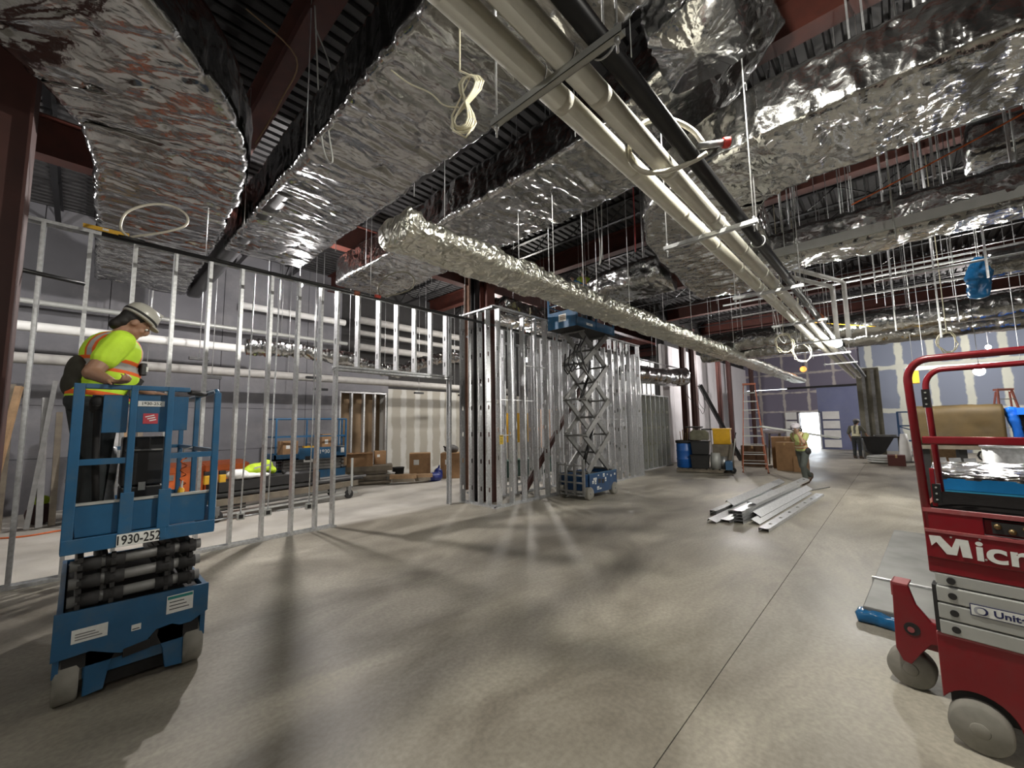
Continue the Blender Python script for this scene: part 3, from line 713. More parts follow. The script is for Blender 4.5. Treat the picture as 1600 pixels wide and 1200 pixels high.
sl = thing('spirit_level', 'yellow level laid along the top of the stud wall', 'tool', (-.1, 7.52, 4.44)); MB().box(-.02, .42, -.012, .012, 0, .05).build('body', GOLD, sl); MB().box(.16, .22, -.014, .014, .015, .04).build('vial', PAPER, sl)

def hose(name, label, pts, r, m, cat='hose', n=8, smooth=True, fit=None, group=None, loc=None, endcol=None):
    P = [Vector(p) for p in pts]
    if smooth:
        Q = []
        for i in range(len(P)-1):
            a, b, c, d = P[max(i-1, 0)], P[i], P[i+1], P[min(i+2, len(P)-1)]
            for k in range(6):
                t = k/6; Q.append(.5*((2*b)+(c-a)*t+(2*a-5*b+4*c-d)*t*t+(3*b-a-3*c+d)*t**3))
        Q.append(P[-1]); P = Q
    o0 = P[0]; b = MB().tube([p-o0 for p in P], r, n)
    o = b.build(name, m, None, o0); tag(o, label, cat, group)
    return o
def loop(c, rx, rz, n=10, turns=1, tilt=0, jit=.0, ph=0, ax=(1, 0)):
    ax = Vector((ax[0], ax[1], 0)).normalized(); out = []
    for i in range(int(n*turns)+1):
        a = ph+2*PI*i/n; x, z = rx*math.cos(a), rz*math.sin(a); x, z = x*math.cos(tilt)-z*math.sin(tilt), x*math.sin(tilt)+z*math.cos(tilt)
        j = random.uniform(-jit, jit)
        out.append(Vector(c)+ax*(x+j)+Vector((0, 0, z+j))+Vector((-ax.y, ax.x, 0))*(.012*i/n-.01))
    return out
HOSE = mat('braided_hose', (.58, .55, .46), .42, .35, bump=.3, bscale=160)
# flexible sprinkler hoses
VR = (.728, -.685)   # along the wall seen across the view
h = hose('sprinkler_hose', 'braided hose loop standing above the left stud wall pipe', [(.27, 6.66, 4.15), (.20, 6.6, 4.22), (.24, 6.55, 4.40), (.42, 6.5, 4.55), (.62, 6.45, 4.60), (.78, 6.4, 4.52), (.78, 6.4, 4.38), (.62, 6.45, 4.26), (.42, 6.55, 4.18), (.3, 6.66, 4.15)], .014, HOSE)
MB().tube([(-.08, 0, -.02), (.16, 0, -.02)], .02, 10).build('fitting', BLACK, h)
h = hose('sprinkler_hose', 'braided hose loop with a red cap hung on the black main', [(2.74, .80, 3.64), (2.72, .86, 3.76), (2.60, .96, 3.82), (2.46, 1.07, 3.78), (2.40, 1.14, 3.66), (2.42, 1.16, 3.53), (2.52, 1.10, 3.47), (2.66, .98, 3.50), (2.76, .86, 3.56), (2.80, .80, 3.6)], .017, HOSE)
MB().tube([(-.02, .02, -.02), (.075, -.10, -.01)], .022, 12).build('fitting', GALV, h)
MB().tube([(.075, -.10, -.01), (.10, -.135, -.01)], .034, 14).build('cap', mat('red_cap', (.7, .05, .04), .4), h, bevel=.004)
h = hose('sprinkler_hose', 'dark hose loop above the header studs of the opening', [(3.62, 6.66, 4.15), (3.55, 6.6, 4.3), (3.7, 6.5, 4.52), (3.95, 6.4, 4.62), (4.15, 6.4, 4.55), (4.15, 6.45, 4.38), (3.95, 6.5, 4.24), (3.7, 6.62, 4.15)], .013, mat('dark_hose', (.12, .11, .08), .5, .3))
MB().cyl((-.1, 0, -.02), (.0, 0, -.02), .03, 10).build('fitting', mat('red_fitting', (.45, .05, .03), .5), h)
h = hose('sprinkler_hose', 'pale hose loop bent up off the branch pipe by the corner', [(7.1, 6.7, 4.12), (7.4, 6.62, 4.28), (7.7, 6.6, 4.55), (7.75, 6.62, 4.75)], .014, CREAM)
# tied white coil hanging in front of the big foil duct
cp = [(1.50, 1.80, CT-.2), (1.50, 1.80, 5.0), (1.50, 1.80, 3.9)]
R45 = (.69, -.72)
c0 = (1.50, 1.82)
rope = [Vector((1.50, 1.82, 6.8)), Vector((1.50, 1.82, 5)), Vector((1.5, 1.82, 4.0))]
random.seed(5)
ctop, cbot = Vector((1.52, 1.80, 3.93)), Vector((1.56, 1.78, 3.66))
for k in range(6):
    j = random.uniform(-.018, .018); w_ = .045+.008*k
    for a in np.linspace(.3, 2*PI+.3, 18)[:-1]:
        x = w_*math.sin(2*a)*.9; z = .17*math.cos(a)
        lean = .10*(z/.17)
        cen = Vector((1.52, 1.80, 3.79))
        rope.append(cen+Vector((R45[0]*(x+lean*.35+j), R45[1]*(x+lean*.35+j), z*(1+.03*k)+j))+Vector((R45[1], -R45[0], 0))*(-.02*k/3))
rope += [Vector((1.47, 1.86, 3.70)), Vector((1.47, 1.85, 3.60)), Vector((1.53, 1.80, 3.56)), Vector((1.57, 1.77, 3.64))]
hose('tied_cord', 'tied figure-eight coil of white cord hanging before the big foil duct', rope, .0065, CREAM, 'cord', 7, smooth=False)
hose('slack_cord', 'slack white cord end dangling left of the tied coil', [(1.50, 1.83, 3.76), (1.44, 1.90, 3.78), (1.38, 1.96, 3.86), (1.28, 2.05, 3.92), (1.2, 2.12, 4.0)], .005, CREAM, 'cord', 6)
for nm, lb, c, r_ in (('cable_coil', 'looped cable hanging under the round ducts, left of the bright bulb', (11.0, 1.75, 3.55), .22), ('cable_coil', 'second looped cable nearer the bright bulb', (11.9, 1.55, 3.42), .24), ('cable_coil', 'cable loop hung above the red lift rail, before the taped wall', (10.5, -.75, 3.12), .19)):
    P = [Vector((c[0], c[1], CT)), Vector((c[0], c[1], c[2]+.6))]+loop(c, r_, r_*.95, 14, 3.4, ph=PI/2, jit=.03, ax=VR)
    hose(nm, lb, P, .0075, CREAM, 'cable', 6, smooth=False)
for nm, lb, P, m_ in (
    ('power_cord', 'pair of grey cords draped from the left red beam', [(1.62, 4.6, 6.45), (1.75, 4.4, 5.8), (1.6, 4.1, 5.0), (1.62, 4.0, 4.5), (1.58, 4.2, 4.85), (1.5, 4.3, 6.4)], GREYLT),
    ('power_cord', 'brown cord sagging from the deck beside the left red beam', [(1.1, 5.4, 6.9), (1.55, 5.0, 6.3), (1.5, 5.3, 5.9), (1.4, 6.0, 5.6)], WOOD),
    ('power_cord', 'grey cord hanging in the dark opening over the lifted worker', [(5.9, 3.5, 6.5), (6.0, 3.55, 5.6), (6.15, 3.6, 4.9), (6.2, 3.65, 4.6), (6.05, 3.5, 4.9), (5.95, 3.4, 6.5)], GREYLT),
    ('power_cord', 'thin orange cord slanting between the two right hand ducts', [(6.1, -1.2, 4.75), (6.1, -.6, 4.55), (6.15, .2, 4.33)], ORANGE),
    ('power_cord', 'yellow cord strung past the bright bulb to the round ducts', [(11.5, 1.5, 4.1), (11.9, .9, 4.0), (12.3, .2, 3.88)], GOLD),
    ('power_cord', 'black cables hanging by the column at the left edge', [(-.62, 6.2, 6.8), (-.66, 6.2, 6.0), (-.74, 6.2, 5.3), (-.66, 6.2, 4.8), (-.5, 6.3, 4.45)], BLACKM),
    ('power_cord', 'tangle of black cables hooked on the first dark column', [(17.5, 6.45, 3.3), (17.3, 6.3, 2.9), (17.5, 5.9, 2.3), (17.9, 5.9, 2.1), (18.2, 5.9, 2.5), (18.0, 5.9, 3.1), (17.6, 5.9, 3.3), (17.5, 5.9, 2.6), (18.0, 5.9, 2.3)], BLACKM),
    ('power_cord', 'two pale cables dropping from the deck left of the bright bulb', [(10.9, 2.0, 7.0), (10.95, 2.0, 5.0), (11.0, 1.9, 4.2), (11.0, 1.85, 3.7), (11.1, 1.75, 3.6), (11.05, 1.85, 4.2), (11.02, 2.0, 7.0)], WHITE),
    ('red_wire', 'thin red wire dropping from the dark deck by the foil branch', [(6.3, 3.0, 7.04), (6.3, 3.0, 5.2), (6.32, 3.02, 4.68)], mat('red_wire', (.4, .05, .05), .5)),
): hose(nm, lb, P, .009, m_, 'cord', 6)
# white drop pipes and conduits on the right
o = hose('drop_pipe', 'outer white pipe bending down beyond the black main', [(6.3, 1.42, 4.12), (8.8, .58, 4.18), (8.95, .53, 4.18), (9.0, .50, 4.14), (9.0, .5, 3.35), (9.0, .5, 3.2)], .035, WHITE, 'pipe', 12, smooth=False)
o = hose('drop_pipe', 'inner white pipe bending down beyond the black main', [(6.3, 1.62, 4.10), (8.75, .75, 4.12), (8.9, .68, 4.12), (8.95, .66, 4.08), (8.95, .65, 3.4), (8.95, .65, 3.2)], .035, WHITE, 'pipe', 12, smooth=False)
random.seed(21)
k = 0
for (x, z, y0, y1, r_) in ((5.9, 5.0, -4, 1.6, .02), (5.95, 5.05, -4, 1.7, .02), (5.85, 4.82, -4.2, 1.2, .016), (8.2, 4.55, -4.5, .9, .02), (8.5, 4.75, -4.5, 1.4, .025), (10.3, 4.6, -5, 2.5, .02), (11, 4.35, -5.5, 2.8, .025), (11.8, 4.9, -5, 3.2, .03), (15.2, 4.3, -6, 4.8, .04), (16.4, 4.5, -6, 5.2, .03), (9.0, 4.1, -5, .1, .018)):
    o = pipe('conduit', 'thin steel conduit strung crosswise under the deck at right, ' + ('lowest row', 'second row', 'third row', 'fourth row', 'fifth row', 'sixth row', 'seventh row', 'eighth row', 'ninth row', 'tenth row', 'stub by the drop pipes')[k] , (x, y0, z), (x, y1, z), r_, GALV, 'conduit', 10)
    o['group'] = 'conduits under the deck at right'
    for y in (.8, 2.6, 4.2):
        if y < y1-y0: MB().tube([(0, y, 0), (0, y, CT-z)], .005, 6).build('hanger_rod', GALV, o)
    k += 1
tr = thing('cable_tray', 'ladder-type cable tray crossing above the bare-strip foil duct', 'cable tray', (6.05, -4.2, 4.86))
for x in (0, .16): MB().box(x-.006, x+.006, 0, 5.4, 0, .06).build('side_rail', GALV, tr)
for i in range(26): MB().box(0, .16, .1+i*.21, .13+i*.21, .01, .025).build('rung', GREYLT, tr)
for y in (.6, 2.4, 4.2): MB().tube([(.08, y, .0), (.08, y, CT-4.86)], .006, 6).build('hanger_rod', GALV, tr)
o = pipe('lit_pipe', 'white pipe glaring just above the bulb over the brown pack', (12.36, -3.4, 2.82), (12.36, -.25, 2.86), .045, WHITE, 'pipe', 12)
for y in (.4, 1.6, 2.9): MB().tube([(0, y, 0), (0, y, CT-2.82)], .005, 6).build('hanger_rod', GALV, o)
# grey struts dropping beside the right hand duct, wide flat ones at the top
for i, (x, y, z0, z1, w_) in enumerate(((5.5, -.06, 4.85, 7, .05), (5.5, .06, 4.85, 7, .05), (6.25, -.5, 4.4, 7, .04), (6.4, -1.05, 4.4, 7, .04), (9.2, -.6, 3.05, 7, .04), (9.6, -.1, 3.3, 7, .04), (8.0, -1.0, 3.6, 7, .05), (9.9, .3, 3.3, 7, .03))):
    o = MB().box(-w_/2, w_/2, -.01, .01, 0, z1-z0).build('hanger_strut', GALV, None, (x, y, z0)); tag(o, 'flat steel strut dropping from the deck, ' + ('before the top beam, outer', 'before the top beam, inner', 'beside the cable tray, left', 'beside the cable tray, right', 'long one over the red lift rail', 'past the drop pipes, left', 'behind the blue taped duct end', 'past the drop pipes, right')[i], 'hanger', 'hanger struts at right')
random.seed(31)
for i in range(46):
    x = random.uniform(5.6, 12.5); y = random.uniform(-.10, .30)*x-(.6 if i % 2 else 0); z0 = random.uniform(3.7, 4.9)
    o = MB().tube([(0, 0, 0), (0, 0, 7.0-z0)], random.choice((.005, .006, .008)), 5).build('hanger_rod', GALVD, None, (x, y, z0)); tag(o, 'thin threaded rod hanging free from the roof deck', 'rod', 'free hanging rods')
for i in range(24):
    x = random.uniform(2.6, 9); y = random.uniform(.45, 1.3)*x*.7; z0 = random.uniform(4.5, 5.2)
    if 3.4 < x < 5.1: continue
    o = MB().tube([(0, 0, 0), (0, 0, 7.0-z0)], .005, 5).build('hanger_rod', GALVD, None, (x, y, z0)); tag(o, 'thin threaded rod hanging free from the roof deck', 'rod', 'free hanging rods')
# pipes along the grey back wall
for i, (y, z, r_, x0, x1, m_) in enumerate(((12.3, 3.86, .10, -6, 3.2, WHITE), (12.5, 3.25, .11, -6, 13, mat('grey_pipe_cover', (.36, .35, .33), .6, noise=.1)), (13.2, 4.55, .06, -6, 6, GREYLT), (13.4, 5.3, .10, 3.0, 6.0, WHITE))):
    o = pipe('wall_pipe', ('white covered pipe high along the grey back wall', 'thick grey pipe low along the grey back wall', 'slim grey pipe above the white one at the back wall', 'short white pipe near the deck at the back wall')[i], (x0, y, z), (x1, y, z), r_, m_, 'pipe', 14)
    for x in range(1, int(x1-x0), 3): MB().tube([(x, 0, 0), (x, 0, CT-z)], .008, 6).build('hanger_rod', GALV, o)
fixt = [(1.9, 11.0, 5.15), (3.0, 11.6, 5.3), (2.4, 13.0, 5.4)]
for i, (x, y, z) in enumerate(((1.75, 11.2, 3.35), (2.0, 11.2, 2.95), (4.2, 11.2, 3.1), (4.4, 11.2, 2.8), (8.3, 12.4, 2.95), (10.3, 12.4, 2.95))):
    o = thing('pipe_bracket', 'black bracket clamped on the grey back wall pipes, '+('upper left', 'lower left', 'upper middle', 'lower middle', 'by the brown opening', 'above the cardboard boxes')[i], 'bracket', (x, y, z), group='black pipe brackets')
    MB().box(-.18, .18, -.05, .05, -.03, .03).build('jaw', BLACK, o); MB().tube([(0, 0, .03), (0, 0, CT-z)], .008, 6).build('hanger_rod', GALV, o)
# electrical boxes on the stud wall with whips
for i, x in enumerate((1.98, 2.36, 3.0)):
    o = thing('outlet_box', 'steel outlet box low in the left stud wall, ' + ('leftmost of three', 'middle of three', 'rightmost of three')[i], 'outlet box', (x-.15, 7.62, .42), group='outlet boxes in the stud wall')
    MB().box(-.05, .05, -.03, .03, -.05, .05).box(-.03, .03, -.034, -.03, -.03, .03, 1).build('box', [GREYLT, BLACKM], o)
    MB().tube([(0, 0, .05), (.02, 0, 1.2), (.04, 0, 3.95)], .011, 8).build('conduit', GALV, o)
    MB().tube([(-.5, .0, .0), (-.05, 0, 0)], .011, 8).build('side_conduit', GALV, o)

# ---------------------------------------------------------------- blue scissor lifts
def wheel(parent, c, r, w, axis='x', m=None):
    o = MB().lathe([(r*.55, -w/2), (r*.93, -w/2), (r, -w*.38), (r, w*.38), (r*.93, w/2), (r*.55, w/2)], 28, (0,0,0), axis).build('wheel', m or RUBBER, parent, c)
    MB().lathe([(.012, -w/2-.004), (r*.2, -w/2-.004), (r*.22, -w/2+.012), (r*.56, -w/2+.012), (r*.56, w/2-.012), (r*.22, w/2-.012), (r*.2, w/2+.004), (.012, w/2+.004)], 24, (0,0,0), axis).build('hub', GREYST, o)
    return o
def rrail(pts, r=.02): return pts

def blue_base(t, L=1.72, Wd=.81, full=True):
    # x across (0..Wd), y along (0..L), front end at y=0
    b = MB()
    # front apron with the stepped notch between the wheels
    b.prism([(0, .62), (Wd, .60), (Wd, .40), (Wd-.10, .345), (Wd-.17, .345), (Wd-.21, .37), (Wd-.30, .36), (Wd-.36, .29), (.48, .29), (.33, .27), (.26, .30), (.18, .34), (0, .33)], 'xz', 0, .025)
    b.box(0.01, .04, .02, L, .22, .60); b.box(Wd-.04, Wd-.01, .02, L, .22, .60)
    b.box(.03, Wd-.03, L-.03, L, .14, .60); b.box(.15, Wd-.15, .05, L-.1, .16, .25)
    b.build('chassis', BLUE, t, bevel=.006)
    MB().box(.05, Wd-.05, .03, L-.04, .24, .57).build('tray', BLACKM, t)
    # curved fenders down inside the front wheels
    for s in (0, 1):
        p = [(.155, .40), (.30, .40), (.315, .30), (.275, .20), (.255, .06), (.155, .05)]
        p = [(x if s == 0 else Wd-x+.0, z) for x, z in p]
        if s: p = [(x+.02, z) for x, z in p]
        MB().prism(p, 'xz', .03, .10).build('fender', BLUE, t, bevel=.006)
    MB().prism([(.34, .29), (.48, .31), (.48, .25), (.34, .235)], 'xz', -.004, .05).build('tie_down', BLACK, t)
    MB().box(.2, Wd-.2, .12, .5, .05, .20).build('pothole_guard', BLACKM, t)
    for x in (.075, Wd-.075):
        for y in (.17, L-.22): wheel(t, (x, y, .17), .17, .12)
    for x0, z0, w_, h_, nm in ((.085, .415, .17, .085, 0), (.56, .445, .155, .125, 1), (.375, .395, .05, .04, 2)):
        d = MB().box(0, w_, -.004, 0, 0, h_).build('decal', PAPER, t, (x0, -.0005, z0))
        if nm == 1:
            MB().box(.004, w_-.004, -.001, 0, h_-.026, h_-.006).build('decal_band', mat('green_ink', (.02, .22, .2), .5) if 'green_ink' not in MATS else MATS['green_ink'], d, (0, -.004, 0))
        for k in range(3 if nm < 2 else 1):
            MB().box(w_*.1, w_*(.85-.1*k), -.001, 0, h_*(.2+.2*k), h_*(.2+.2*k)+.006).build('print_line', INK if nm else GREYST, d, (0, -.004, 0))
def plate(t, s, x, z, w_, h_, y=-.005, size=.07, bg=PAPER, fg=INK, off=.002, xs=.8):
    p = MB().box(-w_/2, w_/2, -.003, 0, -h_/2, h_/2).build('number_plate', bg, t, (x, y, z))
    text('number', s, size, fg, p, face_m((0, -.0045, -.003), (1, 0, 0), (0, 0, 1)), .0008, off, xs)
    return p

def stack_folded(t, L=1.72, Wd=.81):
    # four layers of folded arms with cross tubes showing at the front end
    for k in range(4):
        z = .64+k*.085
        for x in (.10, .22, Wd-.24, Wd-.12):
            MB().bar((x, .10, z), (x, L-.08, z+.02), .032, .07).build('scissor_arm', GREYST, t, bevel=.004)
    for k in range(3):
        z = .665+k*.115
        MB().tube([(.05, .06, z), (Wd-.06, .06, z+.008)], .036, 14).build('cross_tube', GREYST, t)
        for x in (.15, .27, Wd-.27, Wd-.14): MB().tube([(x-.05, .06, z), (x+.05, .06, z)], .045, 12).build('bearing_sleeve', BLACKM, t)
    for k in range(7):
        z = .62+k*.05
        for x in (.10, .26, Wd-.26, Wd-.12):
            MB().box(x-.012, x+.012, .015, .07, z, z+.03).build('link_plate', BLACKM, t)

def platform(t, z0, L=1.66, Wd=.82, x0=0, number=None):
    """mesh basket: floor at z0+.05; y=0 is the end we look at"""
    zt = z0+1.12
    f = MB(); f.box(x0, x0+Wd, 0, L, z0, z0+.045)
    f.build('platform_floor', BLUED, t)
    # lower band of the front end and cut-back toe board above it
    MB().box(x0, x0+Wd, -.0225, .0, z0-.01, z0+.085).build('front_band', BLUE, t, bevel=.004)
    MB().prism([(x0+.06, z0+.085), (x0+Wd-.06, z0+.085), (x0+Wd-.035, z0+.30), (x0+.035, z0+.30)], 'xz', .02, .035).build('toe_board', BLUE, t, bevel=.004)
    MB().box(x0+.03, x0+Wd-.03, .012, .05, z0+.295, z0+.312).build('toe_lip', GREYLT, t)
    for x in (x0, x0+Wd-.015): MB().box(x, x+.015, .03, L, z0+.0, z0+.16).build('toe_board', BLUE, t)
    MB().box(x0, x0+Wd, L-.02, L, z0, z0+.16).build('toe_board', BLUE, t)
    def post(x, y, w_=.05, h_=zt, mt=BLUE): MB().box(x-w_/2, x+w_/2, y-.02, y+.02, z0, h_).build('post', mt, t, bevel=.005)
    post(x0+.025, 0, .055); post(x0+Wd-.02, 0, .045, zt-.03)
    for x in (.30, .505):
        post(x0+x, -.005, .040)
        MB().box(x0+x-.036, x0+x+.036, -.026, .0, z0+.08, z0+.36).build('post_foot', BLUE, t, bevel=.004)
    for y in (.82, L-.03):
        post(x0+.02, y, .04); post(x0+Wd-.02, y, .04)
    # rails
    MB().box(x0+.05, x0+.62, -.022, .022, zt-.035, zt).build('top_rail', BLUE, t, bevel=.006)
    for x in (x0+.02, x0+Wd-.02):
        y0 = 0 if x < x0+.4 else .0
        MB().tube([(x, 0, zt-.09), (x, .01, zt-.04), (x, .05, zt-.015), (x, L-.06, zt-.015), (x, L-.03, zt-.05)], .02, 10).build('top_rail', BLUE, t)
        MB().bar((x, 0, z0+.62), (x, L-.02, z0+.62), .03, .035).build('mid_rail', BLUE, t)
    MB().bar((x0+.03, 0, z0+.585), (x0+.30, 0, z0+.585), .03, .04).build('mid_rail', BLUE, t)
    MB().bar((x0+.505, 0, z0+.60), (x0+Wd-.03, 0, z0+.60), .03, .04).build('mid_rail', BLUE, t)
    MB().tube([(x0+.02, L-.03, zt-.05), (x0+.06, L-.03, zt-.015), (x0+Wd-.06, L-.03, zt-.015), (x0+Wd-.02, L-.03, zt-.05)], .02, 10).build('top_rail', BLUE, t)
    MB().bar((x0+.02, L-.03, z0+.62), (x0+Wd-.02, L-.03, z0+.62), .03, .035).build('mid_rail', BLUE, t)

t1 = thing('scissor_lift', 'folded blue scissor lift numbered 1930-252 with a worker in its basket', 'scissor lift', (-.035, 4.02, 0))
blue_base(t1); stack_folded(t1); platform(t1, 1.0, number='1930-252')
plate(t1, '1930-252', .375, 1.035, .225, .083, -.0275, .088, off=.0011, xs=.72)
p = MB().box(-.075, .075, -.003, 0, -.02, .02).build('number_plate', PAPER, t1, (.40, .030, 1.99)); text('number', '1930-252', .03, INK, p, face_m((0, -.0042, 0), (1, 0, 0), (0, 0, 1)), .0005, .0003)
# control panels hung behind the posts
b = MB(); b.box(.145, .275, .035, .05, 1.78, 2.05); b.build('back_panel', BLUE, t1, bevel=.004)
MB().box(.285, .495, .033, .05, 1.78, 2.06).build('back_panel', BLUE, t1, bevel=.004)
MB().box(.515, .62, .035, .05, 1.79, 2.05).build('back_panel', BLUE, t1, bevel=.004)
MB().box(.09, .16, .10, .13, 1.93, 2.05).build('back_panel', BLUE, t1, bevel=.004)
st = MB().box(-.042, .042, -.002, 0, -.038, .038).build('red_sticker', mat('red_sticker', (.48, .05, .07), .5), t1, (.40, .032, 1.88))
for k in range(3): MB().bar((-.03+k*.012, -.003, .012-k*.014), (.02+k*.006, -.003, .026-k*.016), .002, .008).build('print_line', WHITE, st)
MB().tube([(.62, .02, 2.085), (.70, .10, 2.08), (.76, .25, 2.09)], .018, 8).build('gate_chain', BLACKM, t1)
MB().tube([(.13, .07, 2.02), (.12, .10, 1.95), (.13, .09, 1.6), (.15, .1, 1.3)], .02, 8).build('control_cable', BLACKM, t1)
MB().cap((.12, .09, 2.0), (.12, .12, 1.96), .045, .045).build('joystick_cover', BLACKM, t1)
# things carried in the basket
o = thing('tool_chest', 'tall black tool case standing in the nearest lift basket', 'tool box', (.355, 4.30, 1.045))
MB().box(-.12, .12, -.1, .12, 0, .33).build('lower_case', BLACK, o, bevel=.012); MB().box(-.12, .12, -.1, .12, .335, .70).build('upper_case', BLACK, o, bevel=.012)
MB().tube([(-.1, -.1, .60), (-.1, -.115, .60), (.1, -.115, .60), (.1, -.1, .60)], .008, 8).build('handle', GREYST, o)
MB().box(-.02, .02, -.105, -.1, .30, .36).build('latch', GREYLT, o)
o = thing('caulk_gun', 'yellow hand tool lying at the right of the nearest lift basket', 'tool', (.60, 4.33, 1.11), .5)
MB().cap((0, 0, .06), (.05, .05, .18), .022, .024).build('body', GOLD, o); MB().tube([(-.02, 0, 0), (0, 0, .06)], .015, 8).build('handle', BLACK, o); MB().cap((.05, .05, .18), (.075, .075, .25), .012, .006).build('nozzle', GREYLT, o)
o = thing('water_jug', 'clear plastic wrapped bundle at the left in the lift basket', 'bundle', (.16, 4.42, 1.045))
MB().lathe([(0, 0), (.07, 0), (.075, .1), (.06, .3), (.07, .5), (.055, .62), (0, .64)], 14).build('wrapped_bundle', GALV, o); MB().lathe([(.06, .0), (.065, .02), (.065, .1), (.055, .12)], 14, (.02, 0, -.0)).build('base_wrap', CARD, o)
o = thing('orange_hose', 'coiled orange air hose hung on the right of the lift basket', 'hose', (.66, 4.62, 1.55))
MB().tube([(.02*math.cos(a*1.0), .02*math.sin(a), .0-.012*a) for a in np.linspace(0, 40, 90)], .006, 6).build('coil', ORANGE, o)
MB().tube([(0, 0, 0), (0, .05, .07), (.06, .05, .08)], .007, 6).build('hook', GREYST, o)

# lift 3, folded, beyond the stud wall, lying across the view
t3 = thing('scissor_lift', 'folded dark blue scissor lift standing beyond the stud wall by the cart', 'scissor lift', (5.45, 11.9, 0), PI/2)
blue_base(t3); stack_folded(t3); platform(t3, .92, 1.9)
for y_, s_, sz in ((-.0, '19', .0),):
    pass
t3.rotation_euler.z = PI/2
b = MB().box(-.95, 0, -.006, 0, .92, 1.23).build('side_sheet', BLUE, t3, (.83, 1.35, 0)); b.rotation_euler = (0, 0, -PI/2); b.location = (-.004, .35, 0)
b = None
n3 = MB().box(-.26, .26, -.003, 0, -.06, .06).build('number_plate', BLUE, t3, (-.006, .62, 1.10)); n3.rotation_euler = (0, 0, -PI/2)
text('number', '1930', .15, PAPER, n3, face_m((0, -.005, 0), (1, 0, 0), (0, 0, 1)), .001, .0015)
dc = MB().box(-.05, .05, -.003, 0, -.07, .07).build('decal', PAPER, t3, (-.006, .10, 1.12)); dc.rotation_euler = (0, 0, -PI/2)
dc = MB().box(-.12, .12, -.003, 0, -.11, .11).build('decal', PAPER, t3, (-.006, 1.05, .95)); dc.rotation_euler = (0, 0, -PI/2)
dk = MB().box(-.085, .085, -.001, 0, -.06, .05).build('decal_print', INK, dc, (0, -.003, 0))

# lift 2, raised, in front of the screen of studs
t2 = thing('scissor_lift', 'raised blue scissor lift with crossed grey arms before the stud screen', 'scissor lift', (8.15, 5.36, 0))
Wd2 = .80; L2 = 1.42
b = MB()
b.box(.12, L2, 0, .03, .13, .585); b.box(.12, L2, Wd2-.03, Wd2, .13, .585); b.box(L2-.03, L2, 0, Wd2, .13, .585); b.box(.12, .15, 0, Wd2, .2, .585)
b.build('chassis', BLUED, t2, bevel=.006)
MB().box(.15, L2-.03, .03, Wd2-.03, .15, .50).build('tray', BLACKM, t2)
MB().box(.12, L2, -.004, .03, .575, .60).build('top_lip', BLUE, t2)
for x in (.12, L2-.16):
    for y in (-.02, Wd2-.09): 
        wheel(t2, (x+.02, y+.05, .15), .15, .11, 'y')
g = MB()
for y in (.05, .30, .55, .78): g.box(-.05, .0, y-.03, y+.03, .10, .85 if y > .1 else .95)
for z in (.18, .38, .55, .78): g.box(-.045, -.005, .05, .78, z, z+.035)
g.build('entry_guard', GREYST, t2, bevel=.004)
MB().box(-.02, .1, .08, .74, .09, .13).build('bumper', GREYST, t2)
random.seed(4)
for (x, z, w_, h_) in ((.20, .36, .07, .07), (.24, .44, .15, .05), (.29, .34, .06, .10), (.36, .20, .09, .08), (.45, .20, .08, .035), (.58, .48, .08, .08), (.72, .50, .05, .03), (.65, .36, .06, .10), (.40, .52, .05, .03), (1.0, .47, .06, .05), (.86, .45, .05, .05)):
    d = MB().box(0, w_, -.003, 0, 0, h_).build('decal', PAPER, t2, (x*1.28, -.001, z))
    MB().box(w_*.15, w_*.8, -.001, 0, h_*.3, h_*.45).build('print_line', INK, d, (0, -.003, 0))
for x, z in ((.42, .35), (.55, .33)): MB().box(0, .11, -.004, 0, 0, .10).build('vent', BLACK, t2, (x*1.25, -.001, z))
zs = [.62, 1.50, 2.38, 3.26, 4.06]
xl, xr = .22, L2-.10
def arm(x0, z0, x1, z1, y, m_=ARM, w_=.05, h_=.135): MB().bar((x0, y, z0), (x1, y, z1), w_, h_).build('scissor_arm', m_, t2, bevel=.005)
for k in range(len(zs)-1):
    z0, z1 = zs[k], zs[k+1]
    for y in (.10, .70): arm(xl, z0, xr, z1, y)
    for y in (.17, .63): arm(xr, z0, xl, z1, y, GREYST)
    for x, z in ((xl, z0), (xr, z0), ((xl+xr)/2, (z0+z1)/2)):
        MB().tube([(x, .06, z), (x, .74, z)], .026, 12).build('pivot_pin', GREYST, t2)
MB().tube([(xl, .06, zs[-1]), (xl, .74, zs[-1])], .026, 12).build('pivot_pin', GREYST, t2); MB().tube([(xr, .06, zs[-1]), (xr, .74, zs[-1])], .026, 12).build('pivot_pin', GREYST, t2)
MB().tube([(.5, .4, .75), (1.0, .4, 1.65)], .045, 12).build('lift_cylinder', BLACK, t2)
MB().tube([(.45, .4, 2.35), (.95, .4, 3.1)], .04, 12).build('lift_cylinder', BLACK, t2)
for k in range(5): # draped hydraulic hoses at the upper left
    MB().tube([(xl-.03-.05*k, .0+.12*k, 3.9-.1*k), (xl-.22, .05+.12*k, 3.6-.12*k), (xl-.12, .02+.12*k, 3.2-.05*k), (xl+.12, .06+.1*k, 3.0+.08*k), (xl+.25, .08+.1*k, 3.3)], .017, 7).build('hydraulic_hose', BLACK, t2)
px0, px1, py0, py1, pz = -.22, L2+.1, -.02, Wd2+.02, 4.10
MB().box(px0, px1, py0, py1, pz, pz+.06).build('platform_floor', BLACKM, t2)
MB().box(px0, px1, py0-.012, py0, pz, pz+.22).build('toe_board', BLUE, t2); MB().box(px0, px1, py1, py1+.012, pz, pz+.22).build('toe_board', BLUE, t2)
MB().box(px0-.012, px0, py0, py1, pz, pz+.42).build('end_sheet', BLUE, t2); MB().box(px1, px1+.012, py0, py1, pz, pz+.22).build('toe_board', BLUE, t2)
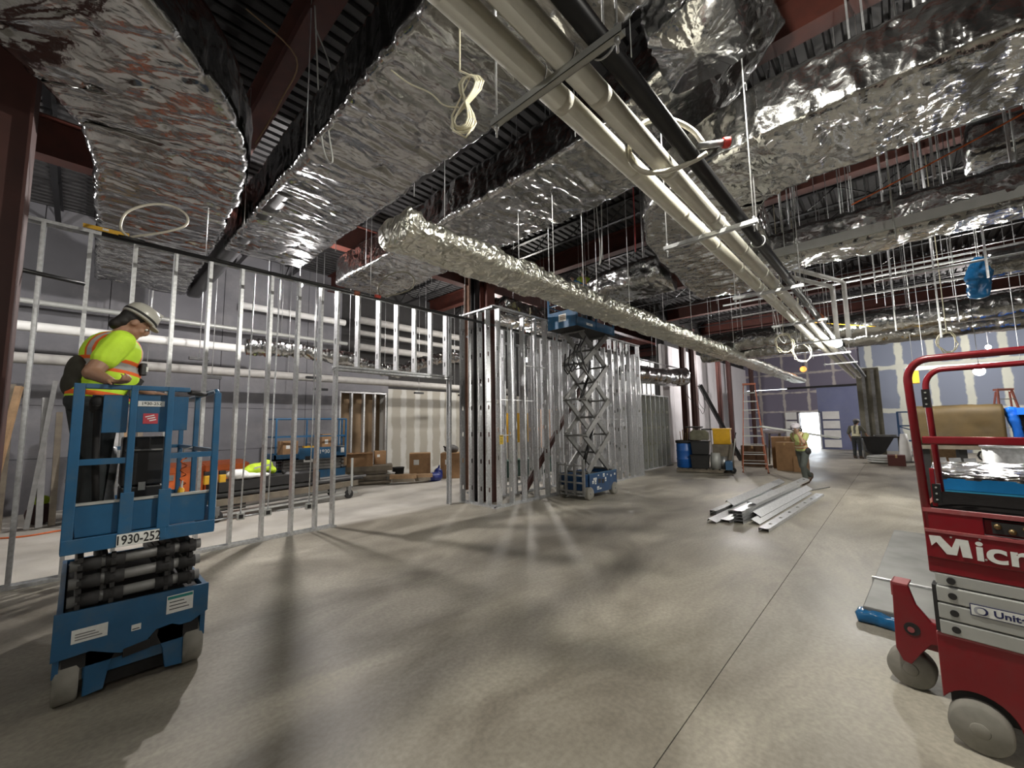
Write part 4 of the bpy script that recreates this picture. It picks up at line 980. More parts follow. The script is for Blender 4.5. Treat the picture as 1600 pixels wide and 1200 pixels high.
d = MB().box(-.003, 0, -.11, .11, -.09, .09).build('decal', PAPER, t2, (px0-.012, .38, pz+.25))
for z in (-.04, .0, .04): MB().box(-.001, 0, -.08, .07, z, z+.02).build('print_line', CARD, d, (-.003, 0, 0))
d = MB().box(-.14, .14, -.003, 0, -.028, .028).build('number_plate', PAPER, t2, (.32, py0-.012, pz+.10)); text('number', '1930-250'[:4], .04, INK, d, face_m((0, -.004, 0), (1, 0, 0), (0, 0, 1)), .0005)
for x in (px0+.02, (px0+px1)/2, px1-.02):
    for y in (py0, py1): MB().box(x-.02, x+.02, y-.02, y+.02, pz, pz+1.1).build('post', BLUE, t2)
for y in (py0, py1):
    MB().tube([(px0+.02, y, pz+1.08), (px1-.02, y, pz+1.08)], .02, 8).build('top_rail', BLUE, t2); MB().tube([(px0+.02, y, pz+.6), (px1-.02, y, pz+.6)], .016, 8).build('mid_rail', BLUE, t2)
for x in (px0+.02, px1-.02):
    MB().tube([(x, py0, pz+1.08), (x, py1, pz+1.08)], .02, 8).build('top_rail', BLUE, t2); MB().tube([(x, py0, pz+.6), (x, py1, pz+.6)], .016, 8).build('mid_rail', BLUE, t2)
MB().box(1.0, 1.25, .0, .12, pz+.62, pz+1.0).build('control_box', BLUED, t2)

# ---------------------------------------------------------------- red lift at the right edge
tr_ = thing('scissor_lift', 'red micro scissor lift cut off by the right edge, folded, with white lettering', 'scissor lift', (3.48, -.20, 0), math.atan2(-.992, -.124))
t = tr_; xe = -.135; LX = 1.30; WR = .92
b = MB()
# base side plate with a cut for the near wheel
arc = [(.155+.0*k+.0+0-.155+.155*math.cos(a), .135+.155*math.sin(a)) for k, a in enumerate(np.linspace(PI*.98, .02, 14))]
arc = [(.0+.15*math.cos(a), .135+.15*math.sin(a)) for a in np.linspace(PI*.9, .1, 14)]
poly = [(xe, .555), (xe, .205)]+[(x, z) for x, z in arc if x > xe+.01]+[(.19, .12), (LX, .12), (LX, .555)]
b.prism(poly, 'xz', 0, .03)
b.box(xe, LX, WR-.03, WR, .14, .555); b.box(LX-.03, LX, .03, WR-.03, .14, .555)
b.build('chassis_side', RED, t, bevel=.006)
MB().box(xe, LX, .001, .11, .545, .565).build('chassis_deck', REDD, t, bevel=.004)
MB().box(xe+.03, LX-.03, .03, WR-.03, .16, .545).build('tray', BLACKM, t)
# end plate with hole at the left end, with the far wheel under it
pp = [(-.365, .675), (-.285, .685), (-.255, .57), (-.19, .48), (-.10, .44), (-.10, .36), (-.20, .34), (-.25, .27), (-.305, .18), (-.345, .19), (-.375, .26)]
MB().prism(pp, 'xz', .355, .385).build('end_plate', RED, t, bevel=.005)
MB().box(-.37, -.285, .355, .50, .676, .69).box(-.372, -.36, .355, .5, .60, .69).build('end_lug', REDD, t, bevel=.003)
MB().tube([(-.285, .350, .41), (-.285, .36, .41)], .040, 20).build('tie_hole', BLACKM, t)
MB().tube([(-.29, .347, .405), (-.29, .352, .405)], .018, 14).build('hole_light', REDD, t)
MB().box(-.30, xe, .42, .62, .28, .42).build('axle_beam', RED, t, bevel=.006)
MB().box(-.20, xe, .36, .42, .36, .46).build('end_bracket', RED, t)
def disc_wheel(c, nm='wheel'):
    o = MB().lathe([(0, -.06), (.11, -.06), (.122, -.045), (.122, .045), (.11, .06), (0, .06)], 32, (0,0,0), 'y').build(nm, RUBBER, t, c)
    MB().lathe([(0, -.064), (.035, -.064), (.04, -.06)], 16, (0,0,0), 'y').build('hub_cap', RUBBER, o)
disc_wheel((0, -.005, .123)); disc_wheel((0, WR-.07, .123)); disc_wheel((1.1, -.005, .123)); disc_wheel((1.1, WR-.07, .123))
disc_wheel((-.32, .47, .123), 'front_wheel')
# stacked silver arms
for k, (z0, z1) in enumerate(((.565, .642), (.650, .735), (.743, .828), (.836, .90))):
    o = MB().box(xe+.02, LX-.02, -.012 if k < 3 else .0, .05, z0, z1).build('scissor_arm', GREYLT, t, bevel=.006)
    MB().tube([(xe+.085, -.018, (z0+z1)/2), (xe+.085, .0, (z0+z1)/2)], .018, 14).build('pivot_pin', BLACKM, t)
    MB().box(xe+.02, LX-.02, WR-.06, WR-.01, z0, z1).build('scissor_arm', GREYLT, t)
MB().box(xe+.004, xe+.022, -.01, .08, .575, .83).build('end_strap', BLACKM, t)
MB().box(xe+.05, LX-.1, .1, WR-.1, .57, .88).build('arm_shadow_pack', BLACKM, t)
lg = MB().prism([(-.0, .0), (.40, .0), (.40, .062), (.0, .062)], 'xz', -.0035, 0).build('logo_plate', NAVY, t, (.012, -.013, .708))
MB().box(.004, .396, -.001, 0, .004, .058).build('plate_face', PAPER, lg, (0, -.0035, 0))
MB().tube([(.036, -.006, .031), (.036, -.0045, .031)], .022, 22).build('logo_disc', mat('logo_grey', (.35, .36, .40), .5), lg)
MB().tube([(.047, -.0072, .031), (.047, -.006, .031)], .020, 22).build('logo_disc', NAVY, lg)
MB().tube([(.042, -.0082, .031), (.042, -.0072, .031)], .0155, 22).build('logo_disc', PAPER, lg)
text('lettering', 'United', .046, NAVY, lg, face_m((.085, -.0052, .030), (1, 0, 0), (0, 0, 1)), .0006, .0012, 1.15, 'LEFT')
# platform
MB().prism([(0.0, .905), (.05, .885), (.05, .975), (0.0, .985)], 'yz', xe, LX).build('under_sill', RED, t)
MB().box(xe, LX, -.012, .02, .985, 1.135).build('side_panel', RED, t, bevel=.006)
MB().box(xe, LX, -.018, .02, 1.132, 1.148).build('panel_lip', REDD, t)
mp_ = [(115,130),(130,220),(175,185),(255,285),(340,290),(372,200),(385,300),(465,305),(445,160),(345,150),(302,228),(215,135)]
MB().prism([((a-115)*.00047, (305-(b_+(a-115)*-.085))*.00066) for a, b_ in mp_], 'xz', -.0025, 0).build('lettering', PAPER, t, (xe+.016, -.0145, .996))
text('lettering', 'icro', .150, PAPER, t, face_m((xe+.190, -.0165, 1.058), (1, 0, 0), (0, 0, 1)), .001, .0035, 1.22, 'LEFT')
for x, z in ((.0, 1.115), (.005, 1.03), (.11, 1.125), (.125, 1.02)): MB().tube([(x-.03, -.016, z), (x-.03, -.012, z)], .005, 8).build('screw', GREYLT, t)
MB().box(xe, .10, .0, .03, 1.148, 1.255).build('upper_panel', RED, t, bevel=.004); MB().box(.10, LX, .03, .05, 1.148, 1.255).build('upper_panel', RED, t, bevel=.004)
MB().box(xe+.02, LX, .01, WR-.01, 1.235, 1.26).build('deck', DECKBLK, t); MB().box(xe, LX, -.004, .02, 1.245, 1.268).build('deck_lip', REDD, t); MB().box(xe, xe+.02, .0, WR, 1.0, 1.268).build('end_sheet', RED, t)
lk = MB().box(.13, .27, .0, .03, 1.165, 1.225).build('latch_plate', BLACKM, t)
for x in (.15, .20, .25): MB().sph((x, -.005, 1.185+.02*((x*100) % 2)), .016, 12, 8).build('latch_knob', mat('brass', (.22, .16, .08), .4, .9) if 'brass' not in MATS else MATS['brass'], lk)
zr = 2.155
pts = [(xe+.02, .02, 1.0), (xe-.005, .02, 2.03)]+[(xe+.095-.10*math.cos(a), .02, 2.03+.125*math.sin(a)) for a in np.linspace(.15, PI/2, 8)]+[(LX-.1, .02, zr)]
MB().tube(pts, .021, 14).build('guard_rail', RED, t)
pts = [(p[0], WR-.02, p[2]) for p in pts]
MB().tube(pts, .019, 12).build('guard_rail', RED, t)
for y in (.02,): MB().bar((xe+.03, y, 1.665), (LX-.05, y, 1.665), .03, .045).build('mid_rail', RED, t, bevel=.006)
MB().box(xe+.045, xe+.066, .005, .035, 1.28, 1.5).build('gusset', RED, t, bevel=.003)
for z in (1.86, 1.30):
    o = MB().box(xe+.05, xe+.085, .0, .03, z, z+.11).build('hinge_plate', BLACK, t)
    for k in range(3): MB().tube([(xe+.067, -.006, z+.02+k*.035), (xe+.067, .0, z+.02+k*.035)], .005, 8).build('rivet', GREYLT, o)
for x in (LX-.05,): 
    for y in (.02, WR-.02): MB().tube([(x, y, 1.2), (x, y, zr)], .024, 12).build('guard_post', RED, t)
lb = MB().box(.335, .42, -.003, 0, .16, .345).build('decal', PAPER, t, (-.075, -.001, .02))
for k in range(7): MB().box(.345, .40, -.001, 0, .18+k*.022, .19+k*.022).build('print_line', INK, lb, (0, -.003, 0))

# ---------------------------------------------------------------- people
def remesh(o, vox, it=3):
    r = o.modifiers.new('r', 'REMESH'); r.mode = 'VOXEL'; r.voxel_size = vox; r.use_smooth_shade = True
    s = o.modifiers.new('s', 'SMOOTH'); s.factor = .5; s.iterations = it
    return o
def hivis(name, base, z1, z0, orange=(.80, .13, .02), silver=(.36, .35, .33), strap=.115, back=None):
    m = mat(name, base, .75, noise=.08, nscale=9, bump=.25, bscale=16)
    nt = m.node_tree; N = nt.nodes; L = nt.links; b = N['Principled BSDF']
    src = b.inputs['Base Color'].links[0].from_socket
    tc = N.new('ShaderNodeTexCoord'); sp = N.new('ShaderNodeSeparateXYZ'); L.new(tc.outputs['Object'], sp.inputs[0])
    def M2(op, a, bb=None, c=None):
        n = N.new('ShaderNodeMath'); n.operation = op
        for i, v in enumerate((a, bb, c)):
            if v is None: continue
            if isinstance(v, (int, float)): n.inputs[i].default_value = v
            else: L.new(v, n.inputs[i])
        return n.outputs[0]
    def band(sock, c, w): return M2('LESS_THAN', M2('ABSOLUTE', M2('SUBTRACT', sock, c)), w)
    ay = M2('ABSOLUTE', sp.outputs[1])
    body = M2('LESS_THAN', ay, .235)
    o1 = M2('MAXIMUM', M2('MULTIPLY', band(sp.outputs[2], z1, .052), body), M2('MULTIPLY', band(sp.outputs[2], z0, .018), body))
    o2 = M2('MULTIPLY', band(ay, strap, .045), M2('GREATER_THAN', sp.outputs[2], z1))
    s1 = M2('MULTIPLY', band(sp.outputs[2], z1, .026), body); s2 = M2('MULTIPLY', band(ay, strap, .02), M2('GREATER_THAN', sp.outputs[2], z1+.05))
    def mix(fac, a, col):
        x = N.new('ShaderNodeMix'); x.data_type = 'RGBA'; L.new(fac, x.inputs[0]); L.new(a, x.inputs[6]); x.inputs[7].default_value = (*col, 1); return x.outputs[2]
    c = mix(M2('MAXIMUM', o1, o2), src, orange); c = mix(M2('MAXIMUM', s1, s2), c, silver)
    L.new(c, b.inputs['Base Color']); return m

def human(name, label, loc, rotz, J, shirt, pants, boots, skin, hat, vox=.009, sleeve=.55, hands=True, bag=False, bulk=1.0, hair=True):
    t = thing(name, label, 'person', loc, rotz)
    V = {k: Vector(v) for k, v in J.items() if k not in ('yaw', 'pitch', 'curl')}
    Mh = Matrix.Rotation(J['yaw'], 4, 'Z') @ Matrix.Rotation(J['pitch'], 4, 'Y')
    H = V['head']
    def hp(x, y, z): return H + Mh @ Vector((x, y, z))
    # torso frame
    tz = (V['neck']-V['pelvis']).normalized(); tx = (Vector((1, 0, 0))-tz*tz.x).normalized(); ty = tz.cross(tx)
    MT = Matrix(((tx.x, ty.x, tz.x, 0), (tx.y, ty.y, tz.y, 0), (tx.z, ty.z, tz.z, 0), (0, 0, 0, 1)))
    k = bulk
    b = MB()
    b.sph(V['pelvis'], (.125*k, .165*k, .13), M=MT); b.sph(V['pelvis'].lerp(V['neck'], .35)+tx*.02, (.125*k, .155*k, .17), M=MT); b.sph(V['pelvis'].lerp(V['neck'], .72), (.12*k, .175*k, .19), M=MT)
    b.cap(V['neck']-tz*.06, H-Mh @ Vector((.02, 0, .06)), .062, .056)
    b.sph(H+Mh @ Vector((-.005, 0, .02)), (.098, .078, .108), M=Mh); b.sph(hp(.03, 0, -.055), (.062, .058, .062), M=Mh); b.sph(hp(.065, 0, -.085), (.03, .032, .028), M=Mh)
    b.sph(hp(.10, 0, -.012), (.022, .015, .03), M=Mh); b.sph(hp(.082, 0, .022), (.02, .055, .014), M=Mh)
    for s in (1, -1): b.sph(hp(-.005, .078*s, -.008), (.022, .012, .032), M=Mh); b.sph(hp(.06, .035*s, -.03), (.03, .025, .025), M=Mh)
    b.sph(hp(.088, 0, -.052), (.012, .026, .008), M=Mh)
    for s, q in ((1, 'l'), (-1, 'r')):
        sh, el, wr, hd = V['sh_'+q], V['el_'+q], V['wr_'+q], V['hd_'+q].normalized()
        b.cap(sh, el, .058*k**.5, .047*k**.5); b.cap(el, wr, .044*k**.5, .032)
        b.cap(V['neck']-tz*.05, sh, .06, .055)
        if hands:
            n = V.get('pn_'+q, Vector((0, -s, 0))); n = (n-hd*n.dot(hd)).normalized(); ac = hd.cross(n)*s
            MhD = Matrix(((hd.x, ac.x, n.x, 0), (hd.y, ac.y, n.y, 0), (hd.z, ac.z, n.z, 0), (0, 0, 0, 1)))
            b.sph(wr+hd*.055, (.052, .042, .017), M=MhD); cu = J.get('curl', .5)
            for i, (off, ln) in enumerate(((-.032, .078), (-.011, .088), (.011, .082), (.031, .064))):
                p = wr+hd*.095+ac*off; dr = hd.copy()
                for sg in range(3):
                    R_ = Matrix.Rotation(-cu*(.7+.3*sg), 4, ac); dr = (R_ @ dr); q2 = p+dr*ln*(.45, .32, .25)[sg]; b.cap(p, q2, .0095-.001*sg, .009-.001*sg, 8); p = q2
            p = wr+hd*.03-ac*.036; q2 = p+(hd*.75-ac*.55+n*-.2).normalized()*.042; b.cap(p, q2, .013, .011, 8); b.cap(q2, q2+(hd*.95-ac*.15+n*-.35).normalized()*.032, .011, .009, 8)
        hi, kn, an, to = V['hip_'+q], V['kn_'+q], V['an_'+q], V['to_'+q]
        b.cap(hi, kn, .085*k, .056); b.cap(kn, an, .054, .04); b.cap(an, to, .04, .032)
    body = remesh(b.build('body', skin, t), vox)
    for s in (1, -1):
        e = MB().sph(hp(.083, .032*s, .004), .011, 10, 8).build('eye', WHITE, t); MB().sph(hp(.0925, .032*s, .004), .005, 8, 6).build('iris', INK, e)
    # shirt in the torso frame
    b = MB(); P0 = V['pelvis']; MI = MT.inverted()
    def L_(p): return MI @ (Vector(p)-P0)
    u = k
    b.sph(L_(V['pelvis']+tz*.03), (.142*u, .18*u, .11)); b.sph(L_(V['pelvis'].lerp(V['neck'], .35)+tx*.02), (.145*u, .172*u, .18)); b.sph(L_(V['pelvis'].lerp(V['neck'], .72)), (.136*u, .192*u, .19))
    for q in 'lr':
        sh, el = V['sh_'+q], V['el_'+q]
        b.cap(L_(V['neck']-tz*.06), L_(sh), .072, .072*u**.5); e2 = sh.lerp(el, sleeve); b.cap(L_(sh), L_(e2), .078*u**.5, .072*u**.5)
    so = remesh(b.build('shirt', shirt, t, P0), vox*1.1); so.rotation_euler = MT.to_euler()
    # trousers
    b = MB(); b.sph(V['pelvis']-tz*.02, (.138*k, .178*k, .12), M=MT)
    for q in 'lr':
        hi, kn, an = V['hip_'+q], V['kn_'+q], V['an_'+q]
        b.cap(hi, kn, .10*k, .075); b.cap(kn, an.lerp(kn, .12), .074, .062)
    remesh(b.build('trousers', pants, t), vox*1.1)
    for q in 'lr':
        an, to = V['an_'+q], V['to_'+q]; b = MB()
        b.cap(an+Vector((0, 0, .06)), an, .06, .056); d = (to-an); b.cap(an-d*.18-Vector((0,0,.03)), to, .045, .042); b.cap(an+d*.3, to, .052, .045)
        remesh(b.build('boot', boots, t), vox*1.1)
    if hair:
        b = MB(); b.sph(hp(-.02, 0, .035), (.098, .086, .10), M=Mh); b.sph(hp(-.06, 0, -.03), (.055, .072, .07), M=Mh); b.sph(hp(-.075, 0, -.075), (.045, .06, .05), M=Mh)
        remesh(b.build('hair', HAIR, t), vox*1.1)
    if hat:
        Rt = Mh.copy(); Rt.translation = H+Mh @ Vector((-.005, 0, .045))
        o = MB(); pr = [(.119, 0), (.121, .012), (.120, .05), (.108, .09), (.08, .118), (.04, .13), (0, .133)]
        o.lathe(pr, 28); o.prism([(.09, -.075), (.15, -.045), (.16, 0), (.15, .045), (.09, .075)], 'xy', -.002, .008)
        o.box(-.02, .10, -.012, .012, .115, .138)
        ho = o.build('hard_hat', hat, t); ho.matrix_local = Rt
        MB().lathe([(.120, .018), (.1235, .02), (.1235, .036), (.119, .038)], 28).build('hat_band', BLACKM, ho)
    return t
Jst = dict(pelvis=(0,0,.96), neck=(.02,0,1.47), head=(.05,0,1.615), yaw=0, pitch=.1, curl=.45,
    sh_l=(.01,.19,1.42), el_l=(-.02,.23,1.13), wr_l=(.06,.23,.88), hd_l=(.15,0,-1), pn_l=(0,-1,0),
    sh_r=(.01,-.19,1.42), el_r=(-.02,-.23,1.13), wr_r=(.06,-.23,.88), hd_r=(.15,0,-1), pn_r=(0,1,0),
    hip_l=(0,.09,.92), kn_l=(.02,.10,.50), an_l=(0,.11,.10), to_l=(.16,.13,.05), hip_r=(0,-.09,.92), kn_r=(.02,-.10,.50), an_r=(0,-.11,.10), to_r=(.16,-.13,.05))
def JJ(**k): d = dict(Jst); d.update(k); return d
LIMEV = hivis('lime_vest', LIME, .26, .03)
w1 = human('person', 'worker in lime hi-vis shirt and pale hard hat in the nearest lift basket', (.07, 4.46, 1.06), .22,
    JJ(pelvis=(.02,0,.97), neck=(.10,0,1.47), head=(.19,-.03,1.60), yaw=-.12, pitch=.60, sh_l=(.10,.20,1.42), sh_r=(.07,-.21,1.41), el_l=(.20,.30,1.15), wr_l=(.42,.25,1.06), hd_l=(1,0,-.1), pn_l=(0,0,1),
       el_r=(-.09,-.27,1.15), wr_r=(-.03,-.42,1.085), hd_r=(.5,-1,-.12), pn_r=(0,0,1), curl=.8), LIMEV, PANTS, BOOT, SKIN, HAT, .0075, bulk=1.32)
w1s = [c for c in w1.children if c.name.startswith('body')][0]
wr = Vector((.02, -.27, 1.06))
b = MB(); b.sph((-.10, .04, 1.17), (.06, .15, .14)); b.sph((-.12, .04, 1.09), (.055, .14, .10)); remesh(b.build('back_bag', mat('olive_bag', (.045, .042, .03), .85, noise=.3, nscale=9), w1), .012)
MB().bar((.235, -.11, 1.14), (.13, -.225, .99), .045, .012, (.3, -1, .2)).build('bag_strap', BLACKM, w1)
MB().box(.215, .255, -.16, -.09, 1.17, 1.27).build('radio', BLACK, w1, bevel=.008); MB().box(.245, .258, -.165, -.13, 1.20, 1.24).build('radio_tag', PAPER, w1)

w2 = human('person', 'worker in hi-vis vest standing on the raised lift platform', (9.05, 5.75, 4.16), 1.2,
    JJ(el_l=(.15,.25,1.25), wr_l=(.32,.18,1.45), hd_l=(.5,0,1), el_r=(.12,-.26,1.22), wr_r=(.28,-.2,1.38), hd_r=(.5,0,1)), hivis('lime_vest_dark', (.40, .55, .05), .27, .03, (.8, .25, .03)), PANTS, BOOT, SKIN, None, .012)
rb = MB().lathe([(.0, .13), (.06, .12), (.10, .09), (.118, .04), (.12, 0)], 18).build('hard_hat', mat('dark_hat', (.10, .09, .07), .5), w2, (.05, 0, 1.66))
w3 = human('person', 'worker in yellow-green vest walking with a long board on the shoulder', (13.95, 2.0, 0), 2.62,
    JJ(pelvis=(0,0,.95), neck=(.10,0,1.41), head=(.17,-.02,1.53), yaw=.5, pitch=.35, sh_l=(.08,.19,1.36), sh_r=(.08,-.19,1.36), el_l=(.26,.24,1.18), wr_l=(.36,.18,1.42), hd_l=(.3,-.2,1), pn_l=(-1,0,0),
       el_r=(-.14,-.27,1.10), wr_r=(-.20,-.29,.84), hd_r=(-.1,0,-1), kn_l=(.16,.10,.52), an_l=(.10,.10,.10), to_l=(.26,.12,.05), kn_r=(-.06,-.10,.49), an_r=(-.36,-.10,.19), to_r=(-.24,-.11,.05)),
    hivis('olive_vest', (.40, .44, .16), .12, -.30, (.45, .17, .09), (.55, .5, .3)), PANTSG, BOOT, SKINL, mat('pale_hat', (.5, .47, .5), .5), .012)
b = MB(); b.sph((.02, .17, .93), (.09, .06, .10)); remesh(b.build('tool_pouch', BLACKM, w3), .012)
bd = MB().box(-1.15, 1.15, -.07, .07, 0, .045).build('carried_board', GREYLT, None, (13.95, 2.05, 1.42), -.62); tag(bd, 'long pale board carried on the walking worker\'s shoulder', 'board'); bd.rotation_euler = (0, .16, math.radians(-42))
w4 = human('person', 'worker seen from behind in harness-striped vest at the far work table', (24.0, 1.42, 0), -.35,
    JJ(pelvis=(0,0,.97), neck=(.06,0,1.48), head=(.11,0,1.62), pitch=.4, el_r=(.16,-.26,1.2), wr_r=(.40,-.24,1.02), hd_r=(1,0,-.1), pn_r=(0,0,1), el_l=(.02,.28,1.15), wr_l=(.16,.28,.92)),
    hivis('harness_vest', (.10, .10, .08), .10, -.4, (.62, .60, .40), (.62, .60, .42), .09), PANTS, BOOT, SKIN, mat('grey_hat', (.22, .21, .2), .5), .014, sleeve=.95)

# ---------------------------------------------------------------- loose studs on the floor
def loose(L, dep=.15, fl=.05, t=.003, holes=True, mname='loose_stud', m=None):
    b = MB(); b.box(0, L, -dep/2, -dep/2+t, -fl, 0); b.box(0, L, dep/2-t, dep/2, -fl, 0)
    b.box(0, L, -dep/2, -.022, -t, 0); b.box(0, L, .022, dep/2, -t, 0); x = 0; k = .35
    while k < L and holes: b.box(x, k, -.022, .022, -t, 0); x = k+.10; k += .62
    b.box(x, L, -.022, .022, -t, 0)
    return b.mesh(mname, m or GALV)
Ls = loose(4.4); Lsd = loose(4.2, .15, .05, .003, False); Lsdk = loose(3.6, .12, .05, .003, False, 'loose_stud', GALVD)
ang = math.atan2(1.55-1.80, 12.2-7.78)
pile = [(Ls, 7.72, 1.72, .055, ang, 0, 'punched stud lying apart along the near side of the pile'), (Lsd, 8.15, 1.93, .052, ang+.005, .5, 'tilted track leaning between the pile and the near stud'),
        (Lsd, 8.5, 1.98, .11, ang, .55, 'upper tilted track leaning on the pile side')]
for z, lab in ((.055, 'bottom'), (.11, 'second'), (.165, 'third'), (.22, 'top')): pile.append((Lsd, 8.02+.02*random.random(), 2.16+.02*random.random(), z, ang, 0, lab+' track of the dark square-ended stack in the pile middle'))
pile += [(Ls, 8.7, 2.10, .275, ang, .25, 'bright punched stud lying on top of the pile'), (Ls, 7.95, 2.36, .055, ang-.01, 0, 'punched stud on the floor left of the dark stack'), (Lsd, 8.6, 2.42, .11, ang-.005, -.2, 'plain track resting left of the top punched stud'),
         (Lsd, 7.78, 2.52, .05, ang+.02, .35, 'flat tilted track at the left front of the pile'), (Lsdk, 8.35, 2.68, .055, ang+.0, 0, 'lower dark track at the far left of the pile'), (Lsdk, 8.35, 2.68, .11, ang, 0, 'upper dark track at the far left of the pile'), (Lsd, 9.0, 2.56, .17, ang+.02, .6, 'shiny edge-up track across the dark pair')]
for me, x, y, z, r, roll, lab in pile:
    o = place('loose_stud', me, None, (x, y, z)); o.rotation_euler = (roll, 0, r); tag(o, lab, 'stud', 'loose steel studs on the floor')
o = MB().box(0, 1.5, -.02, .02, 0, .02).build('loose_rod', GREYST, None, (12.3, 1.9, 0), -.3); tag(o, 'thin bar lying beyond the loose stud pile', 'bar')

# ---------------------------------------------------------------- ladders
def stepladder(name, label, loc, rotz, h, m, wb=.62, wt=.36, spread=.95, n=9, rear=True):
    t = thing(name, label, 'ladder', loc, rotz)
    for s in (-1, 1):
        MB().bar((-spread/2, s*wb/2, 0), (-.05, s*wt/2, h), .03, .075, (1, 0, 0)).build('front_rail', m, t)
        MB().bar((spread/2, s*wb/2, 0), (.05, s*wt/2, h-.05), .03, .05, (1, 0, 0)).build('rear_rail', m, t)
        for x in (-spread/2, spread/2): MB().box(x-.03, x+.03, s*wb/2-.03, s*wb/2+.03, 0, .03).build('foot', BLACKM, t)
        MB().bar((-spread*.28, s*wb*.42, h*.42), (spread*.28, s*wb*.42, h*.42), .006, .025).build('spreader', GREYLT, t)
    for i in range(n):
        f = (i+1)/(n+1); y = (wb+(wt-wb)*f)/2; x = -spread/2+(spread/2-.05)*f
        MB().box(x-.04, x+.04, -y, y, h*f-.012, h*f+.012).build('step', GREYLT, t)
        if rear: MB().box(-x-.012, -x+.012, -y, y, h*f-.012, h*f+.012).build('rear_bar', GREYLT, t)
    MB().box(-.12, .12, -wt/2-.03, wt/2+.03, h-.02, h+.04).build('ladder_top', m, t)
    return t
stepladder('stepladder', 'tall orange stepladder standing open beside the blue barrel', (16.7, 3.85, 0), .25, 3.1, LADDER, .75, .36, 1.3, 9)
stepladder('stepladder', 'pale red stepladder standing high behind the brown roll at right', (19.6, -2.45, .0), .3, 2.62, LADDERP, .8, .30, 1.0, 8, False)

# ---------------------------------------------------------------- pallet with barrel, bins and packs
pa = thing('pallet', 'low wooden pallet under the blue barrel', 'pallet', (15.5, 5.3, 0), math.radians(-76))
for y in (-.5, 0, .5): MB().box(-.75, .75, y-.04, y+.04, .02, .11).build('runner', WOODG, pa)
for k in range(8): MB().box(-.75+k*.2, -.6+k*.2, -.55, .55, .11, .13).build('deck_board', WOODG, pa)
ba = thing('barrel', 'blue plastic drum wrapped in clear film on the pallet', 'barrel', (15.35, 5.78, .13))
MB().lathe([(.0, 0), (.27, 0), (.285, .02), (.285, .28), (.295, .30), (.295, .32), (.285, .34), (.285, .58), (.295, .60), (.295, .62), (.285, .64), (.285, .86), (.26, .9), (.24, .9), (.24, .8), (0, .8)], 28).build('drum', BARREL, ba)
MB().lathe([(.27, .87), (.31, .89), (.31, .97), (.27, .985), (.24, .96)], 20).build('bag_liner', BLACKM, ba)
for i in range(4): MB().tube([(.1*math.cos(i*1.6), .1*math.sin(i*1.6), .82), (.14*math.cos(i*1.6), .14*math.sin(i*1.6), 1.25+.06*i)], .015, 8).build('offcut', WOOD, ba)
for i, (x, y, lab, z, m_) in enumerate(((15.35, 5.25, 'lower black storage tub strapped on the pallet', .13, BLACKM), (15.35, 5.22, 'upper black storage tub on the pallet', .62, BLACK))):
    o = thing('storage_tub', lab, 'tub', (x, y, z), math.radians(-76)); MB().prism([(-.26, 0), (.26, 0), (.30, .44), (-.30, .44)], 'xz', -.25, .25).build('tub', m_, o, bevel=.02); MB().box(-.32, .32, -.27, .27, .44, .47).build('rim', m_, o)
o = thing('equipment_case', 'grey-green padded case on the black tubs', 'case', (15.4, 5.25, 1.12), math.radians(-76)); MB().prism([(-.30, 0), (.30, 0), (.30, .26), (.2, .36), (-.22, .36), (-.32, .24)], 'xz', -.22, .22).build('case', mat('grey_green_cloth', (.13, .125, .085), .8, noise=.2), o, bevel=.03)
MB().tube([(-.1, 0, .36), (-.08, 0, .42), (.08, 0, .42), (.1, 0, .36)], .012, 8).build('handle', BLACKM, o)
o = thing('yellow_bin', 'yellow plastic bin leaning behind the padded case', 'bin', (16.3, 4.75, .95), .2)
b = MB(); b.prism([(-.26, 0), (.26, 0), (.36, .55), (-.36, .55)], 'xz', -.28, .28); bo = b.build('bin', GOLD, o, bevel=.02); MB().box(-.38, .38, -.30, .30, .53, .57).build('rim', GOLD, o); bo2 = MB().box(-.5, .5, -.3, .3, -.95, 0).build('stand', WOODG, o)
o = thing('board_pile', 'dark boards stacked across the packs behind the barrel', 'board', (16.35, 5.75, 1.55), .3); MB().box(-.6, .6, -.3, .3, 0, .04).build('board', BLACKM, o); MB().box(-.4, .8, -.7, -.25, -.09, -.05).build('board', BLACKM, o)
for x in (-.5, .5): MB().bar((x, 0, -1.55), (x, 0, 0), .05, .05).build('leg', WOODG, o)
pj = thing('pallet_jack', 'pallet jack at the end of the pallet by the ladder', 'pallet jack', (15.45, 4.35, 0), math.radians(-76))
MB().box(-.1, .12, -.22, .22, .12, .42).build('pump_body', mat('jack_blue', (.05, .13, .25), .5), pj, bevel=.02); wheel(pj, (.12, -.06, .10), .10, .07, 'y', BLACKM); wheel(pj, (.12, .06, .10), .10, .07, 'y', BLACKM)
MB().tube([(.1, 0, .3), (.22, 0, 1.0), (.25, 0, 1.22)], .018, 8).build('handle_shaft', GREYLT, pj); MB().tube([(.25, -.02, 1.2), (.25, -.13, 1.26), (.27, -.12, 1.38), (.28, .12, 1.38), (.25, .13, 1.26), (.25, .02, 1.2)], .014, 8).build('handle_loop', BLACK, pj)
o = thing('wrapped_rolls', 'clear wrapped grey pack on the pallet beside the jack', 'pack', (15.4, 4.75, .13), math.radians(-76)); MB().lathe([(0, 0), (.16, 0), (.17, .3), (.15, .55), (0, .56)], 18).build('roll', GREYLT, o); MB().lathe([(0, 0), (.12, 0), (.12, .42), (0, .42)], 16, (.24, .1, 0)).build('roll', GALVD, o)
